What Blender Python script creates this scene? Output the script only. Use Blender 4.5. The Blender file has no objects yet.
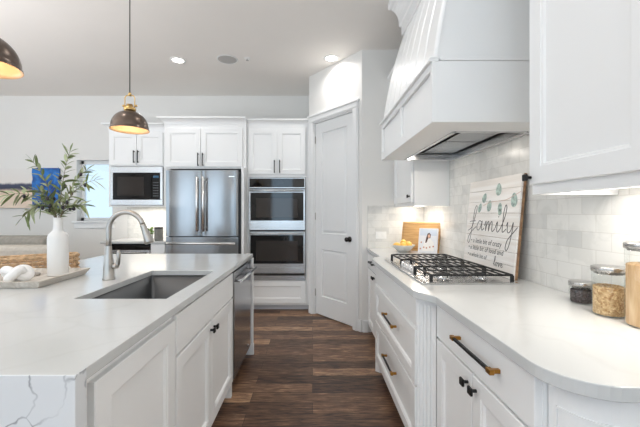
import bpy, bmesh, math, random
from mathutils import Vector, Matrix
random.seed(7)
PI = math.pi
SC = bpy.context.scene
COL = SC.collection

# ------------------------------------------------------------------ camera, world, light, exposure
F, VX, VY, CH = 336.0, 312.5, 213.0, 1.29          # focal length in px, vanishing point, eye height
cam_d = bpy.data.cameras.new('camera')
cam_d.sensor_fit = 'HORIZONTAL'
cam_d.sensor_width = 36.0
cam_d.lens = 36.0 * F / 640.0
cam_d.shift_x = (320.0 - VX) / 640.0
cam_d.shift_y = (VY - 213.5) / 640.0
cam_d.clip_start = 0.05
cam = bpy.data.objects.new('camera', cam_d)
COL.objects.link(cam)
cam.location = (0, 0, CH)
cam.rotation_euler = (PI / 2, 0, 0)
SC.camera = cam

SC.view_settings.view_transform = 'Standard'
SC.view_settings.look = 'None'
SC.view_settings.gamma = 1.0
SC.view_settings.use_curve_mapping = False
SC.view_settings.exposure = 0.27

world = bpy.data.worlds.new('sky')
SC.world = world
world.use_nodes = True
wb = world.node_tree.nodes['Background']
wb.inputs['Color'].default_value = (0.72, 0.86, 0.98, 1)
wb.inputs['Strength'].default_value = 1.0


def area(name, loc, rot, sx, sy, power, color, spread=None):
    d = bpy.data.lights.new(name, 'AREA')
    d.shape = 'RECTANGLE'
    d.size, d.size_y = sx, sy
    d.energy = power
    d.color = color
    if spread:
        d.spread = spread
    o = bpy.data.objects.new(name, d)
    COL.objects.link(o)
    o.location = loc
    o.rotation_euler = rot
    return o


DAY = (0.66, 0.83, 1.0)
WARM = (1.0, 0.90, 0.78)
# daylight through the windows of the rear wall and of the living side
area('daylight_rear', (-4.3, -4.25, 1.6), (PI / 2, 0, 0), 2.9, 2.4, 36, DAY)
area('daylight_rear', (-1.17, -4.25, 1.45), (PI / 2, 0, 0), 0.8, 2.5, 15, (0.55, 0.78, 1.0))
area('daylight_rear', (1.6, -4.25, 1.6), (PI / 2, 0, 0), 2.6, 2.4, 26, (0.36, 0.68, 1.0))
area('daylight_left', (-7.25, 0.2, 1.6), (PI / 2, 0, -PI / 2), 5.0, 2.3, 30, DAY)
# added unseen fill lights, aimed up so the ceiling bounce evens out the room
area('ceiling_bounce_fill', (-0.3, -2.3, 1.6), (PI, 0, 0), 1.6, 1.6, 50, (.90, .96, 1))
area('ceiling_bounce_fill', (-3.8, 0.9, 1.35), (PI, 0, 0), 2.4, 2.2, 108, (.97, .98, 1))

# ------------------------------------------------------------------ helpers


def link(o, parent=None):
    COL.objects.link(o)
    if parent is not None:
        o.parent = parent
    return o


def tag(o, label=None, cat=None, group=None, kind=None):
    if label: o['label'] = label
    if cat: o['category'] = cat
    if group: o['group'] = group
    if kind: o['kind'] = kind
    return o


def thing(name, label, cat, loc=(0, 0, 0), rz=0.0, group=None):
    o = bpy.data.objects.new(name, None)
    o.empty_display_size = 0.05
    COL.objects.link(o)
    o.location = loc
    o.rotation_euler = (0, 0, rz)
    return tag(o, label, cat, group)


def copy_tree(o, parent=None):
    c = o.copy()
    COL.objects.link(c)
    if parent is not None:
        c.parent = parent
    for ch in list(o.children):
        copy_tree(ch, c)
    return c


class MB:
    """collects shapes into one mesh"""

    def __init__(self):
        self.bm = bmesh.new()
        self.mats = []

    def mi(self, m):
        if m not in self.mats:
            self.mats.append(m)
        return self.mats.index(m)

    def face(self, vs, m=0, smooth=False):
        try:
            f = self.bm.faces.new(vs)
        except ValueError:
            return None
        f.material_index = m
        f.smooth = smooth
        return f

    def box(self, x0, x1, y0, y1, z0, z1, bev=0.0, M=None, m=0, seg=1):
        t = bmesh.new()
        bmesh.ops.create_cube(t, size=1.0)
        for v in t.verts:
            v.co = Vector(((x0 + x1) / 2 + v.co.x * (x1 - x0), (y0 + y1) / 2 + v.co.y * (y1 - y0), (z0 + z1) / 2 + v.co.z * (z1 - z0)))
        if bev > 0:
            bev = min(bev, 0.45 * min(abs(x1 - x0), abs(y1 - y0), abs(z1 - z0)))
            bmesh.ops.bevel(t, geom=t.edges[:], offset=bev, segments=seg, affect='EDGES', profile=0.5)
        self.merge(t, M, m)
        return self

    def merge(self, t, M=None, m=0, smooth=False):
        mp = {}
        for v in t.verts:
            mp[v] = self.bm.verts.new(M @ v.co if M is not None else v.co)
        for f in t.faces:
            self.face([mp[v] for v in f.verts], m, smooth or f.smooth)
        t.free()

    def prism(self, pts, z0, z1, M=None, m=0, bev=0.0):
        """outline pts (x,y) extruded in z"""
        t = bmesh.new()
        a = [t.verts.new((p[0], p[1], z0)) for p in pts]
        b = [t.verts.new((p[0], p[1], z1)) for p in pts]
        n = len(pts)
        t.faces.new(list(reversed(a)))
        t.faces.new(b)
        for i in range(n):
            t.faces.new((a[i], a[(i + 1) % n], b[(i + 1) % n], b[i]))
        bmesh.ops.recalc_face_normals(t, faces=t.faces[:])
        if bev > 0:
            ed = [e for e in t.edges if abs(e.verts[0].co.z - e.verts[1].co.z) < 1e-6]
            bmesh.ops.bevel(t, geom=ed, offset=bev, segments=2, affect='EDGES', profile=0.5)
        self.merge(t, M, m)
        return self

    def profile(self, pts, x0, x1, M=None, m=0):
        """profile (y,z) swept along x"""
        R = Matrix(((0, 0, 1, 0), (1, 0, 0, 0), (0, 1, 0, 0), (0, 0, 0, 1)))
        return self.prism(pts, x0, x1, (M @ R) if M is not None else R, m)

    def lathe(self, prof, n=32, M=None, m=0, smooth=True):
        """prof: (r,z) list"""
        rings = []
        for r, z in prof:
            if r < 1e-6:
                c = Vector((0, 0, z))
                rings.append([self.bm.verts.new(M @ c if M is not None else c)])
            else:
                ring = []
                for i in range(n):
                    a = 2 * PI * i / n
                    c = Vector((r * math.cos(a), r * math.sin(a), z))
                    ring.append(self.bm.verts.new(M @ c if M is not None else c))
                rings.append(ring)
        for A, B in zip(rings, rings[1:]):
            for i in range(n):
                j = (i + 1) % n
                if len(A) == 1 and len(B) == 1:
                    continue
                if len(A) == 1:
                    self.face((A[0], B[j], B[i]), m, smooth)
                elif len(B) == 1:
                    self.face((A[i], A[j], B[0]), m, smooth)
                else:
                    self.face((A[i], A[j], B[j], B[i]), m, smooth)
        return self

    def tube(self, pts, r, n=10, M=None, m=0, closed=False, cap=True, smooth=True):
        pts = [Vector(p) for p in pts]
        N = len(pts)
        rs = r if isinstance(r, (list, tuple)) else [r] * N
        rings = []
        up = None
        for i, p in enumerate(pts):
            if closed:
                d = pts[(i + 1) % N] - pts[i - 1]
            else:
                d = pts[min(i + 1, N - 1)] - pts[max(i - 1, 0)]
            d.normalize()
            if up is None:
                up = Vector((0, 0, 1)) if abs(d.z) < 0.9 else Vector((1, 0, 0))
            a = d.cross(up)
            if a.length < 1e-6:
                a = d.orthogonal()
            a.normalize()
            b = a.cross(d).normalized()
            up = b
            ring = []
            for k in range(n):
                t = 2 * PI * k / n
                c = p + (a * math.cos(t) + b * math.sin(t)) * rs[i]
                ring.append(self.bm.verts.new(M @ c if M is not None else c))
            rings.append(ring)
        seq = list(zip(rings, rings[1:]))
        if closed:
            seq.append((rings[-1], rings[0]))
        for A, B in seq:
            for k in range(n):
                self.face((A[k], A[(k + 1) % n], B[(k + 1) % n], B[k]), m, smooth)
        if cap and not closed:
            self.face(list(reversed(rings[0])), m)
            self.face(rings[-1], m)
        return self

    def build(self, name, mats, parent=None, loc=None, rot=None, recalc=True):
        if recalc:
            bmesh.ops.recalc_face_normals(self.bm, faces=self.bm.faces[:])
        me = bpy.data.meshes.new(name)
        self.bm.to_mesh(me)
        self.bm.free()
        for mm in (mats if isinstance(mats, (list, tuple)) else [mats]):
            me.materials.append(mm)
        o = bpy.data.objects.new(name, me)
        link(o, parent)
        if loc: o.location = loc
        if rot: o.rotation_euler = rot
        return o


# ------------------------------------------------------------------ materials


def new_mat(name):
    m = bpy.data.materials.new(name)
    m.use_nodes = True
    nt = m.node_tree
    return m, nt, nt.nodes['Principled BSDF']


def rgb(r, g, b):
    f = lambda c: ((c / 255.0) / 12.92) if c / 255.0 <= 0.04045 else (((c / 255.0) + 0.055) / 1.055) ** 2.4
    return (f(r), f(g), f(b), 1)


def coords(nt, kind='Object'):
    return nt.nodes.new('ShaderNodeTexCoord').outputs[kind]


def paint(name, c, rough=0.45, metal=0.0, var=0.03, scale=6.0, bump=0.0, bscale=150.0, spec=0.5):
    """paint with a slight procedural variation"""
    m, nt, p = new_mat(name)
    n = nt.nodes.new('ShaderNodeTexNoise')
    n.inputs['Scale'].default_value = scale
    n.inputs['Detail'].default_value = 3
    nt.links.new(coords(nt), n.inputs['Vector'])
    r = nt.nodes.new('ShaderNodeValToRGB')
    r.color_ramp.elements[0].position = 0.3
    r.color_ramp.elements[1].position = 0.7
    r.color_ramp.elements[0].color = (c[0] * (1 - var), c[1] * (1 - var), c[2] * (1 - var), 1)
    r.color_ramp.elements[1].color = (min(1, c[0] * (1 + var)), min(1, c[1] * (1 + var)), min(1, c[2] * (1 + var)), 1)
    nt.links.new(n.outputs['Fac'], r.inputs['Fac'])
    nt.links.new(r.outputs['Color'], p.inputs['Base Color'])
    p.inputs['Roughness'].default_value = rough
    p.inputs['Metallic'].default_value = metal
    p.inputs['Specular IOR Level'].default_value = spec
    if bump > 0:
        b = nt.nodes.new('ShaderNodeTexNoise')
        b.inputs['Scale'].default_value = bscale
        nt.links.new(coords(nt), b.inputs['Vector'])
        bn = nt.nodes.new('ShaderNodeBump')
        bn.inputs['Strength'].default_value = bump
        bn.inputs['Distance'].default_value = 0.002
        nt.links.new(b.outputs['Fac'], bn.inputs['Height'])
        nt.links.new(bn.outputs['Normal'], p.inputs['Normal'])
    return m


def brushed(name, c, rough=0.25, axis='z', amount=0.06):
    m, nt, p = new_mat(name)
    mp = nt.nodes.new('ShaderNodeMapping')
    sc = {'z': (220, 220, 2), 'x': (2, 220, 220), 'y': (220, 2, 220)}[axis]
    mp.inputs['Scale'].default_value = sc
    nt.links.new(coords(nt), mp.inputs['Vector'])
    n = nt.nodes.new('ShaderNodeTexNoise')
    n.inputs['Scale'].default_value = 1.0
    n.inputs['Detail'].default_value = 2
    nt.links.new(mp.outputs['Vector'], n.inputs['Vector'])
    mr = nt.nodes.new('ShaderNodeMapRange')
    mr.inputs['To Min'].default_value = rough - amount
    mr.inputs['To Max'].default_value = rough + amount
    nt.links.new(n.outputs['Fac'], mr.inputs['Value'])
    nt.links.new(mr.outputs['Result'], p.inputs['Roughness'])
    p.inputs['Base Color'].default_value = c
    p.inputs['Metallic'].default_value = 1.0
    return m


def stone(name, base, vein, scale, width, strength, rough=0.18, cloud=0.03):
    """quartz or marble: thin wandering veins on a pale ground"""
    m, nt, p = new_mat(name)
    tc = coords(nt)
    d = nt.nodes.new('ShaderNodeTexNoise')
    d.inputs['Scale'].default_value = scale * 0.9
    d.inputs['Detail'].default_value = 5
    nt.links.new(tc, d.inputs['Vector'])
    mix = nt.nodes.new('ShaderNodeVectorMath')
    mix.operation = 'MULTIPLY_ADD'
    mix.inputs[1].default_value = (0.7 / scale * 1.6,) * 3
    nt.links.new(d.outputs['Color'], mix.inputs[0])
    nt.links.new(tc, mix.inputs[2])
    v = nt.nodes.new('ShaderNodeTexVoronoi')
    v.feature = 'DISTANCE_TO_EDGE'
    v.inputs['Scale'].default_value = scale
    nt.links.new(mix.outputs[0], v.inputs['Vector'])
    r = nt.nodes.new('ShaderNodeValToRGB')
    r.color_ramp.elements[0].position = 0.0
    r.color_ramp.elements[0].color = (1, 1, 1, 1)
    r.color_ramp.elements[1].position = width
    r.color_ramp.elements[1].color = (0, 0, 0, 1)
    nt.links.new(v.outputs['Distance'], r.inputs['Fac'])
    fade = nt.nodes.new('ShaderNodeTexNoise')
    fade.inputs['Scale'].default_value = scale * 1.3
    nt.links.new(tc, fade.inputs['Vector'])
    fr = nt.nodes.new('ShaderNodeValToRGB')
    fr.color_ramp.elements[0].position = 0.30
    fr.color_ramp.elements[1].position = 0.46
    nt.links.new(fade.outputs['Fac'], fr.inputs['Fac'])
    mu = nt.nodes.new('ShaderNodeMath')
    mu.operation = 'MULTIPLY'
    nt.links.new(r.outputs['Color'], mu.inputs[0])
    nt.links.new(fr.outputs['Color'], mu.inputs[1])
    mu2 = nt.nodes.new('ShaderNodeMath')
    mu2.operation = 'MULTIPLY'
    mu2.inputs[1].default_value = strength
    nt.links.new(mu.outputs[0], mu2.inputs[0])
    cl = nt.nodes.new('ShaderNodeValToRGB')
    cl.color_ramp.elements[0].color = tuple(c * (1 - cloud) for c in base[:3]) + (1,)
    cl.color_ramp.elements[1].color = base
    nt.links.new(d.outputs['Fac'], cl.inputs['Fac'])
    mx = nt.nodes.new('ShaderNodeMix')
    mx.data_type = 'RGBA'
    nt.links.new(mu2.outputs[0], mx.inputs['Factor'])
    nt.links.new(cl.outputs['Color'], mx.inputs['A'])
    mx.inputs['B'].default_value = vein
    nt.links.new(mx.outputs['Result'], p.inputs['Base Color'])
    p.inputs['Roughness'].default_value = rough
    return m


def tile_mat(name, axis):
    """marble subway tiles laid in running bond; axis is the horizontal axis of the wall"""
    m, nt, p = new_mat(name)
    tc = coords(nt)
    sp = nt.nodes.new('ShaderNodeSeparateXYZ')
    nt.links.new(tc, sp.inputs[0])
    cb = nt.nodes.new('ShaderNodeCombineXYZ')
    nt.links.new(sp.outputs['XYZ'.index(axis)], cb.inputs[0])
    nt.links.new(sp.outputs[2], cb.inputs[1])
    b = nt.nodes.new('ShaderNodeTexBrick')
    b.inputs['Scale'].default_value = 1.0
    b.inputs['Brick Width'].default_value = 0.150
    b.inputs['Row Height'].default_value = 0.0755
    b.inputs['Mortar Size'].default_value = 0.0018
    b.inputs['Mortar Smooth'].default_value = 0.3
    b.inputs['Bias'].default_value = -0.5
    b.inputs['Color1'].default_value = rgb(228, 227, 223)
    b.inputs['Color2'].default_value = rgb(192, 193, 192)
    b.inputs['Mortar'].default_value = rgb(212, 210, 205)
    nt.links.new(cb.outputs[0], b.inputs['Vector'])
    n = nt.nodes.new('ShaderNodeTexNoise')
    n.inputs['Scale'].default_value = 9
    n.inputs['Detail'].default_value = 6
    n.inputs['Distortion'].default_value = 1.2
    nt.links.new(tc, n.inputs['Vector'])
    r = nt.nodes.new('ShaderNodeValToRGB')
    r.color_ramp.elements[0].position = 0.40
    r.color_ramp.elements[0].color = (0.80, 0.805, 0.80, 1)
    r.color_ramp.elements[1].position = 0.52
    r.color_ramp.elements[1].color = (1, 1, 1, 1)
    nt.links.new(n.outputs['Fac'], r.inputs['Fac'])
    mx = nt.nodes.new('ShaderNodeMix')
    mx.data_type = 'RGBA'
    mx.blend_type = 'MULTIPLY'
    mx.inputs['Factor'].default_value = 0.4
    nt.links.new(b.outputs['Color'], mx.inputs['A'])
    nt.links.new(r.outputs['Color'], mx.inputs['B'])
    nt.links.new(mx.outputs['Result'], p.inputs['Base Color'])
    bn = nt.nodes.new('ShaderNodeBump')
    bn.inputs['Strength'].default_value = 0.35
    bn.inputs['Distance'].default_value = 0.002
    bn.invert = True
    nt.links.new(b.outputs['Fac'], bn.inputs['Height'])
    nt.links.new(bn.outputs['Normal'], p.inputs['Normal'])
    p.inputs['Roughness'].default_value = 0.22
    return m


def floor_mat():
    m, nt, p = new_mat('dark_hardwood')
    tc = coords(nt)
    b = nt.nodes.new('ShaderNodeTexBrick')
    b.inputs['Scale'].default_value = 1.0
    b.inputs['Brick Width'].default_value = 1.15
    b.inputs['Row Height'].default_value = 0.127
    b.inputs['Mortar Size'].default_value = 0.0016
    b.inputs['Mortar Smooth'].default_value = 0.2
    b.offset = 0.37
    b.inputs['Color1'].default_value = (0, 0, 0, 1)
    b.inputs['Color2'].default_value = (1, 1, 1, 1)
    b.inputs['Mortar'].default_value = (0.0, 0.0, 0.0, 1)
    nt.links.new(tc, b.inputs['Vector'])
    mp = nt.nodes.new('ShaderNodeMapping')
    mp.inputs['Scale'].default_value = (4.5, 34, 1)
    nt.links.new(tc, mp.inputs['Vector'])
    g = nt.nodes.new('ShaderNodeTexNoise')
    g.inputs['Scale'].default_value = 1.6
    g.inputs['Detail'].default_value = 8
    g.inputs['Roughness'].default_value = 0.65
    g.inputs['Distortion'].default_value = 0.6
    nt.links.new(mp.outputs['Vector'], g.inputs['Vector'])
    ad = nt.nodes.new('ShaderNodeMath')
    ad.operation = 'MULTIPLY_ADD'
    ad.inputs[1].default_value = 0.6
    nt.links.new(b.outputs['Color'], ad.inputs[0])
    ml = nt.nodes.new('ShaderNodeMath')
    ml.operation = 'MULTIPLY_ADD'
    ml.inputs[1].default_value = 1.9
    ml.inputs[2].default_value = -0.70
    nt.links.new(g.outputs['Fac'], ml.inputs[0])
    nt.links.new(ml.outputs[0], ad.inputs[2])
    r = nt.nodes.new('ShaderNodeValToRGB')
    cr = r.color_ramp
    cr.elements[0].position = 0.08
    cr.elements[0].color = rgb(44, 29, 22)
    cr.elements[1].position = 0.95
    cr.elements[1].color = rgb(190, 152, 118)
    e = cr.elements.new(0.42)
    e.color = rgb(98, 70, 52)
    e = cr.elements.new(0.68)
    e.color = rgb(132, 99, 75)
    nt.links.new(ad.outputs[0], r.inputs['Fac'])
    mx = nt.nodes.new('ShaderNodeMix')
    mx.data_type = 'RGBA'
    nt.links.new(b.outputs['Fac'], mx.inputs['Factor'])
    nt.links.new(r.outputs['Color'], mx.inputs['A'])
    mx.inputs['B'].default_value = rgb(28, 19, 16)
    nt.links.new(mx.outputs['Result'], p.inputs['Base Color'])
    bn = nt.nodes.new('ShaderNodeBump')
    bn.inputs['Strength'].default_value = 0.25
    bn.inputs['Distance'].default_value = 0.003
    nt.links.new(ad.outputs[0], bn.inputs['Height'])
    nt.links.new(bn.outputs['Normal'], p.inputs['Normal'])
    p.inputs['Roughness'].default_value = 0.38
    return m


def wood_mat(name, c0, c1, scale=(3, 40, 40), rough=0.5):
    m, nt, p = new_mat(name)
    mp = nt.nodes.new('ShaderNodeMapping')
    mp.inputs['Scale'].default_value = scale
    nt.links.new(coords(nt), mp.inputs['Vector'])
    n = nt.nodes.new('ShaderNodeTexNoise')
    n.inputs['Scale'].default_value = 1.0
    n.inputs['Detail'].default_value = 6
    n.inputs['Distortion'].default_value = 0.5
    nt.links.new(mp.outputs['Vector'], n.inputs['Vector'])
    r = nt.nodes.new('ShaderNodeValToRGB')
    r.color_ramp.elements[0].position = 0.3
    r.color_ramp.elements[0].color = c0
    r.color_ramp.elements[1].position = 0.7
    r.color_ramp.elements[1].color = c1
    nt.links.new(n.outputs['Fac'], r.inputs['Fac'])
    nt.links.new(r.outputs['Color'], p.inputs['Base Color'])
    p.inputs['Roughness'].default_value = rough
    return m


def glow(name, c, s):
    m, nt, p = new_mat(name)
    p.inputs['Base Color'].default_value = (0.8, 0.8, 0.8, 1)
    p.inputs['Emission Color'].default_value = c
    p.inputs['Emission Strength'].default_value = s
    return m


def glass(name, tint=(1, 1, 1, 1), rough=0.0):
    """thin clear glass: mostly transparent with a mirror sheen"""
    m = bpy.data.materials.new(name)
    m.use_nodes = True
    nt = m.node_tree
    out = nt.nodes['Material Output']
    nt.nodes.remove(nt.nodes['Principled BSDF'])
    t = nt.nodes.new('ShaderNodeBsdfTransparent')
    t.inputs['Color'].default_value = tint
    g = nt.nodes.new('ShaderNodeBsdfGlossy')
    g.inputs['Roughness'].default_value = 0.03 + rough
    lw = nt.nodes.new('ShaderNodeLayerWeight')
    lw.inputs['Blend'].default_value = 0.3
    pw = nt.nodes.new('ShaderNodeMath')
    pw.operation = 'POWER'
    pw.inputs[1].default_value = 2.0
    nt.links.new(lw.outputs['Facing'], pw.inputs[0])
    f = nt.nodes.new('ShaderNodeMath')
    f.operation = 'MULTIPLY_ADD'
    f.inputs[1].default_value = 0.35
    f.inputs[2].default_value = 0.03
    nt.links.new(pw.outputs[0], f.inputs[0])
    mx = nt.nodes.new('ShaderNodeMixShader')
    nt.links.new(f.outputs[0], mx.inputs[0])
    nt.links.new(t.outputs[0], mx.inputs[1])
    nt.links.new(g.outputs[0], mx.inputs[2])
    nt.links.new(mx.outputs[0], out.inputs['Surface'])
    return m


WALL = paint('wall_paint', rgb(232, 230, 226), 0.7, var=0.01, scale=2, bump=0.05, bscale=220)
CEIL = paint('ceiling_paint', rgb(240, 236, 231), 0.8, var=0.01, scale=2, bump=0.05, bscale=180)
WHITE = paint('cabinet_paint', rgb(245, 245, 244), 0.32, var=0.008, scale=3)
TRIM = paint('trim_paint', rgb(238, 238, 237), 0.35, var=0.008, scale=3)
GAP = paint('dark_gap', rgb(40, 38, 36), 0.8)
TOE = paint('toe_paint', rgb(225, 226, 228), 0.5)
QUARTZ = stone('white_quartz', rgb(208, 209, 208), rgb(190, 190, 188), 3.0, 0.05, 0.22, 0.16, 0.02)
VEINED = stone('veined_quartz', rgb(232, 234, 236), rgb(112, 116, 122), 4.2, 0.016, 0.75, 0.2, 0.05)
TILE_Y = tile_mat('marble_tile_side', 'Y')
TILE_X = tile_mat('marble_tile_end', 'X')
FLOOR = floor_mat()
STEEL = brushed('stainless_steel', (0.30, 0.305, 0.31, 1), 0.2, 'z')
STEELH = brushed('stainless_steel_level', (0.62, 0.63, 0.64, 1), 0.26, 'x')
SINKM = brushed('sink_steel', (0.17, 0.175, 0.18, 1), 0.5, 'y')
NICKEL = brushed('brushed_nickel', (0.47, 0.445, 0.415, 1), 0.30, 'z', 0.04)
HANDLE = brushed('handle_steel', (0.92, 0.92, 0.92, 1), 0.30)
CHROME = paint('chrome', (0.75, 0.75, 0.75, 1), 0.1, 1.0, var=0.01)
BLACK = paint('black_metal', rgb(20, 19, 19), 0.42, 0.2, var=0.05)
IRON = paint('cast_iron', rgb(26, 26, 27), 0.55, 0.0, var=0.1, scale=40, bump=0.2)
BRASS = paint('antique_brass', rgb(176, 128, 62), 0.3, 1.0, var=0.05)
BLKGLASS = paint('black_glass', rgb(14, 14, 16), 0.05, 0.0, var=0.02, spec=0.5)
OVENGLASS = paint('oven_window_glass', rgb(52, 47, 44), 0.06, 0.0, var=0.02, spec=0.5)
CERAMIC = paint('white_ceramic', rgb(240, 239, 237), 0.45, var=0.01)
PLATE = paint('white_plastic', rgb(240, 240, 238), 0.35, var=0.005)

# ------------------------------------------------------------------ room shell
CZ, BY, RX, PY = 3.06, 5.07, 1.21, 3.64            # ceiling height, back wall, right wall, pantry wall
PA, PB = Vector((-0.045, 4.37, 0)), Vector((0.536, PY, 0))   # the diagonal pantry wall runs from PA to PB


def struct(o):
    o['kind'] = 'structure'
    return o


LX, RY = -7.0, -4.0
struct(MB().box(LX - .2, RX + .3, RY - .2, BY + .3, -0.1, 0).build('floor', FLOOR))
struct(MB().box(LX - .2, RX + .3, RY - .2, BY + .3, CZ, CZ + .1).build('ceiling', CEIL))
# back wall with the window opening
WX0, WX1, WZ0, WZ1 = -3.56, -3.02, 1.17, 2.09
w = MB()
w.box(LX, WX0, BY, BY + .2, 0, CZ)
w.box(WX1, RX + .2, BY, BY + .2, 0, CZ)
w.box(WX0, WX1, BY, BY + .2, 0, WZ0)
w.box(WX0, WX1, BY, BY + .2, WZ1, CZ)
struct(w.build('wall_back', WALL))
struct(MB().box(RX, RX + .2, RY, BY, 0, CZ).build('wall_right', WALL))
# pantry wall: diagonal face with a doorway, then the face parallel to the back wall
pd = (PB - PA).normalized()
pn = Vector((pd.y, -pd.x, 0))                      # towards the room
plen = (PB - PA).length
PM = Matrix.Translation(PA) @ Matrix(((pd.x, -pn.x, 0, 0), (pd.y, -pn.y, 0, 0), (0, 0, 1, 0), (0, 0, 0, 1)))   # local x along, y into the wall
DX0, DX1, DZ = 0.095, 0.805, 2.44


def wedge(name, x0, x1, z0, z1):
    return MB().box(x0, x1, 0, 0.09, z0, z1, M=PM)


w = MB()
w.box(0, DX0, 0, .09, 0, CZ, M=PM)
w.box(DX1, plen, 0, .09, 0, CZ, M=PM)
w.box(DX0, DX1, 0, .09, DZ, CZ, M=PM)
struct(w.build('wall_pantry', WALL))
struct(MB().prism([(PB.x, PY), (RX, PY), (RX, PY + .1), (PB.x - .02, PY + .1)], 0, CZ).build('wall_pantry_front', WALL))
struct(MB().box(PA.x, PA.x + .09, PA.y + .02, BY, 0, CZ).build('wall_pantry_side', WALL))
# rear and left walls behind and beside the camera, with window openings


def pierced(name, lo, hi, holes, fn):
    """wall along one axis with openings (a0,a1,z0,z1)"""
    w = MB()
    a = lo
    for h in sorted(holes):
        fn(w, a, h[0], 0, CZ)
        fn(w, h[0], h[1], 0, h[2])
        fn(w, h[0], h[1], h[3], CZ)
        a = h[1]
    fn(w, a, hi, 0, CZ)
    return struct(w.build(name, WALL))


pierced('wall_rear', LX, RX + .2, [(-5.75, -2.85, .45, 2.8), (-1.57, -.77, .2, 2.7), (0.3, RX - .05, .45, 2.8)], lambda w, a, b, z0, z1: w.box(a, b, RY - .2, RY, z0, z1))
pierced('wall_left', RY, BY, [(-2.3, 2.7, .45, 2.75)], lambda w, a, b, z0, z1: w.box(LX - .2, LX, a, b, z0, z1))
# baseboards
w = MB()
w.prism([(PB.x + .005, PY), (0.60, PY), (0.60, PY - .014), (PB.x + .012, PY - .014)], 0, .13)
w.box(DX1 + .085, plen - .002, -.014, 0, 0, .13, M=PM)
struct(w.build('baseboard_pantry', TRIM))
struct(MB().box(LX, -2.8, BY - .015, BY, 0, .13).build('baseboard_back', TRIM))
# door casing
w = MB()
for (a, b) in ((DX0 - .085, DX0), (DX1, DX1 + .085)):
    w.box(a, b, -.02, 0, 0, DZ + .0, .004, PM)
    w.box(a + .012, b - .012, -.028, -.018, 0, DZ, .004, PM)
w.box(DX0 - .085, DX1 + .085, -.02, 0, DZ, DZ + .09, .004, PM)
w.box(DX0 - .095, DX1 + .095, -.034, 0, DZ + .072, DZ + .1, .004, PM)
w.box(DX0 - .075, DX1 + .075, -.028, -.018, DZ + .012, DZ + .07, .004, PM)
w.box(DX0 - .001, DX0 + .012, 0, .09, 0, DZ, 0, PM)
w.box(DX1 - .012, DX1 + .001, 0, .09, 0, DZ, 0, PM)
w.box(DX0, DX1, 0, .09, DZ - .012, DZ + .001, 0, PM)
struct(w.build('trim_1', TRIM))


def nested(bm_, loops, m=0, close=True):
    """joins rectangular loops (x0,x1,z0,z1,y) one inside the next"""
    prev = None
    for (x0, x1, z0, z1, y) in loops:
        cur = [bm_.bm.verts.new((x0, y, z0)), bm_.bm.verts.new((x1, y, z0)), bm_.bm.verts.new((x1, y, z1)), bm_.bm.verts.new((x0, y, z1))]
        if prev:
            for i in range(4):
                bm_.face((prev[i], prev[(i + 1) % 4], cur[(i + 1) % 4], cur[i]), m)
        prev = cur
    if close:
        bm_.face(prev, m)


def front(name, x0, x1, z0, z1, mat, parent, style='panel', t=0.02, rail=0.058, y=0.0):
    """a cabinet door or drawer front in the plane y, facing -y"""
    b = MB()
    e = 0.0025
    lp = [(x0, x1, z0, z1, y), (x0, x1, z0, z1, y - t + e), (x0 + e, x1 - e, z0 + e, z1 - e, y - t)]
    if style == 'panel':
        r = rail
        for (d, yy) in ((r, 0), (r + .002, .003), (r + .009, .004), (r + .014, .013)):
            lp.append((x0 + d, x1 - d, z0 + d, z1 - d, y - t + yy))
    nested(b, lp)
    return b.build(name, mat, parent)


# pantry door: two panels, lever knob, hinges
dr = bpy.data.objects.new('door_1', None)
COL.objects.link(dr)
dr.matrix_world = PM
struct(dr)
b = MB()
dw0, dw1, dz1 = DX0 + .014, DX1 - .014, DZ - .015
b.box(dw0, dw1, .044, .06, .012, dz1)
py_ = .025
pans = [(.30 - .02, .86), (1.06, 2.31)]
px0, px1 = dw0 + .115, dw1 - .115
zs = [.012, .24, .84, 1.03, 2.30, dz1]
# face of stiles and rails
b.box(dw0, px0, py_, .046, .012, dz1)
b.box(px1, dw1, py_, .046, .012, dz1)
for (z0, z1) in ((.012, zs[1]), (zs[2], zs[3]), (zs[4], dz1)):
    b.box(px0, px1, py_, .046, z0, z1)
b.build('door_leaf', TRIM, dr)
for (z0, z1) in ((zs[1], zs[2]), (zs[3], zs[4])):
    b = MB()
    nested(b, [(px0, px1, z0, z1, py_ - .001), (px0 + .004, px1 - .004, z0 + .004, z1 - .004, py_ - .003), (px0 + .012, px1 - .012, z0 + .012, z1 - .012, py_ + .015), (px0 + .02, px1 - .02, z0 + .02, z1 - .02, py_ + .015), (px0 + .045, px1 - .045, z0 + .045, z1 - .045, py_ + .003)])
    b.build('door_panel', TRIM, dr)
kx, kz = dw1 - .07, .99
b = MB()
b.lathe([(0, 0), (.032, 0), (.032, .006), (.012, .010), (.011, .03), (.020, .036), (.027, .048), (.026, .058), (.016, .066), (0, .068)], 20, Matrix.Translation((kx, py_, kz)) @ Matrix.Rotation(PI / 2, 4, 'X'))
b.build('door_knob', paint('dark_bronze', rgb(62, 58, 56), 0.25, 0.9), dr)
for hz in (.28, 1.25, 2.22):
    b = MB()
    b.tube([(DX0 + .012, .018, hz - .045), (DX0 + .012, .018, hz + .045)], .007, 8)
    b.build('door_hinge', NICKEL, dr)

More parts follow.
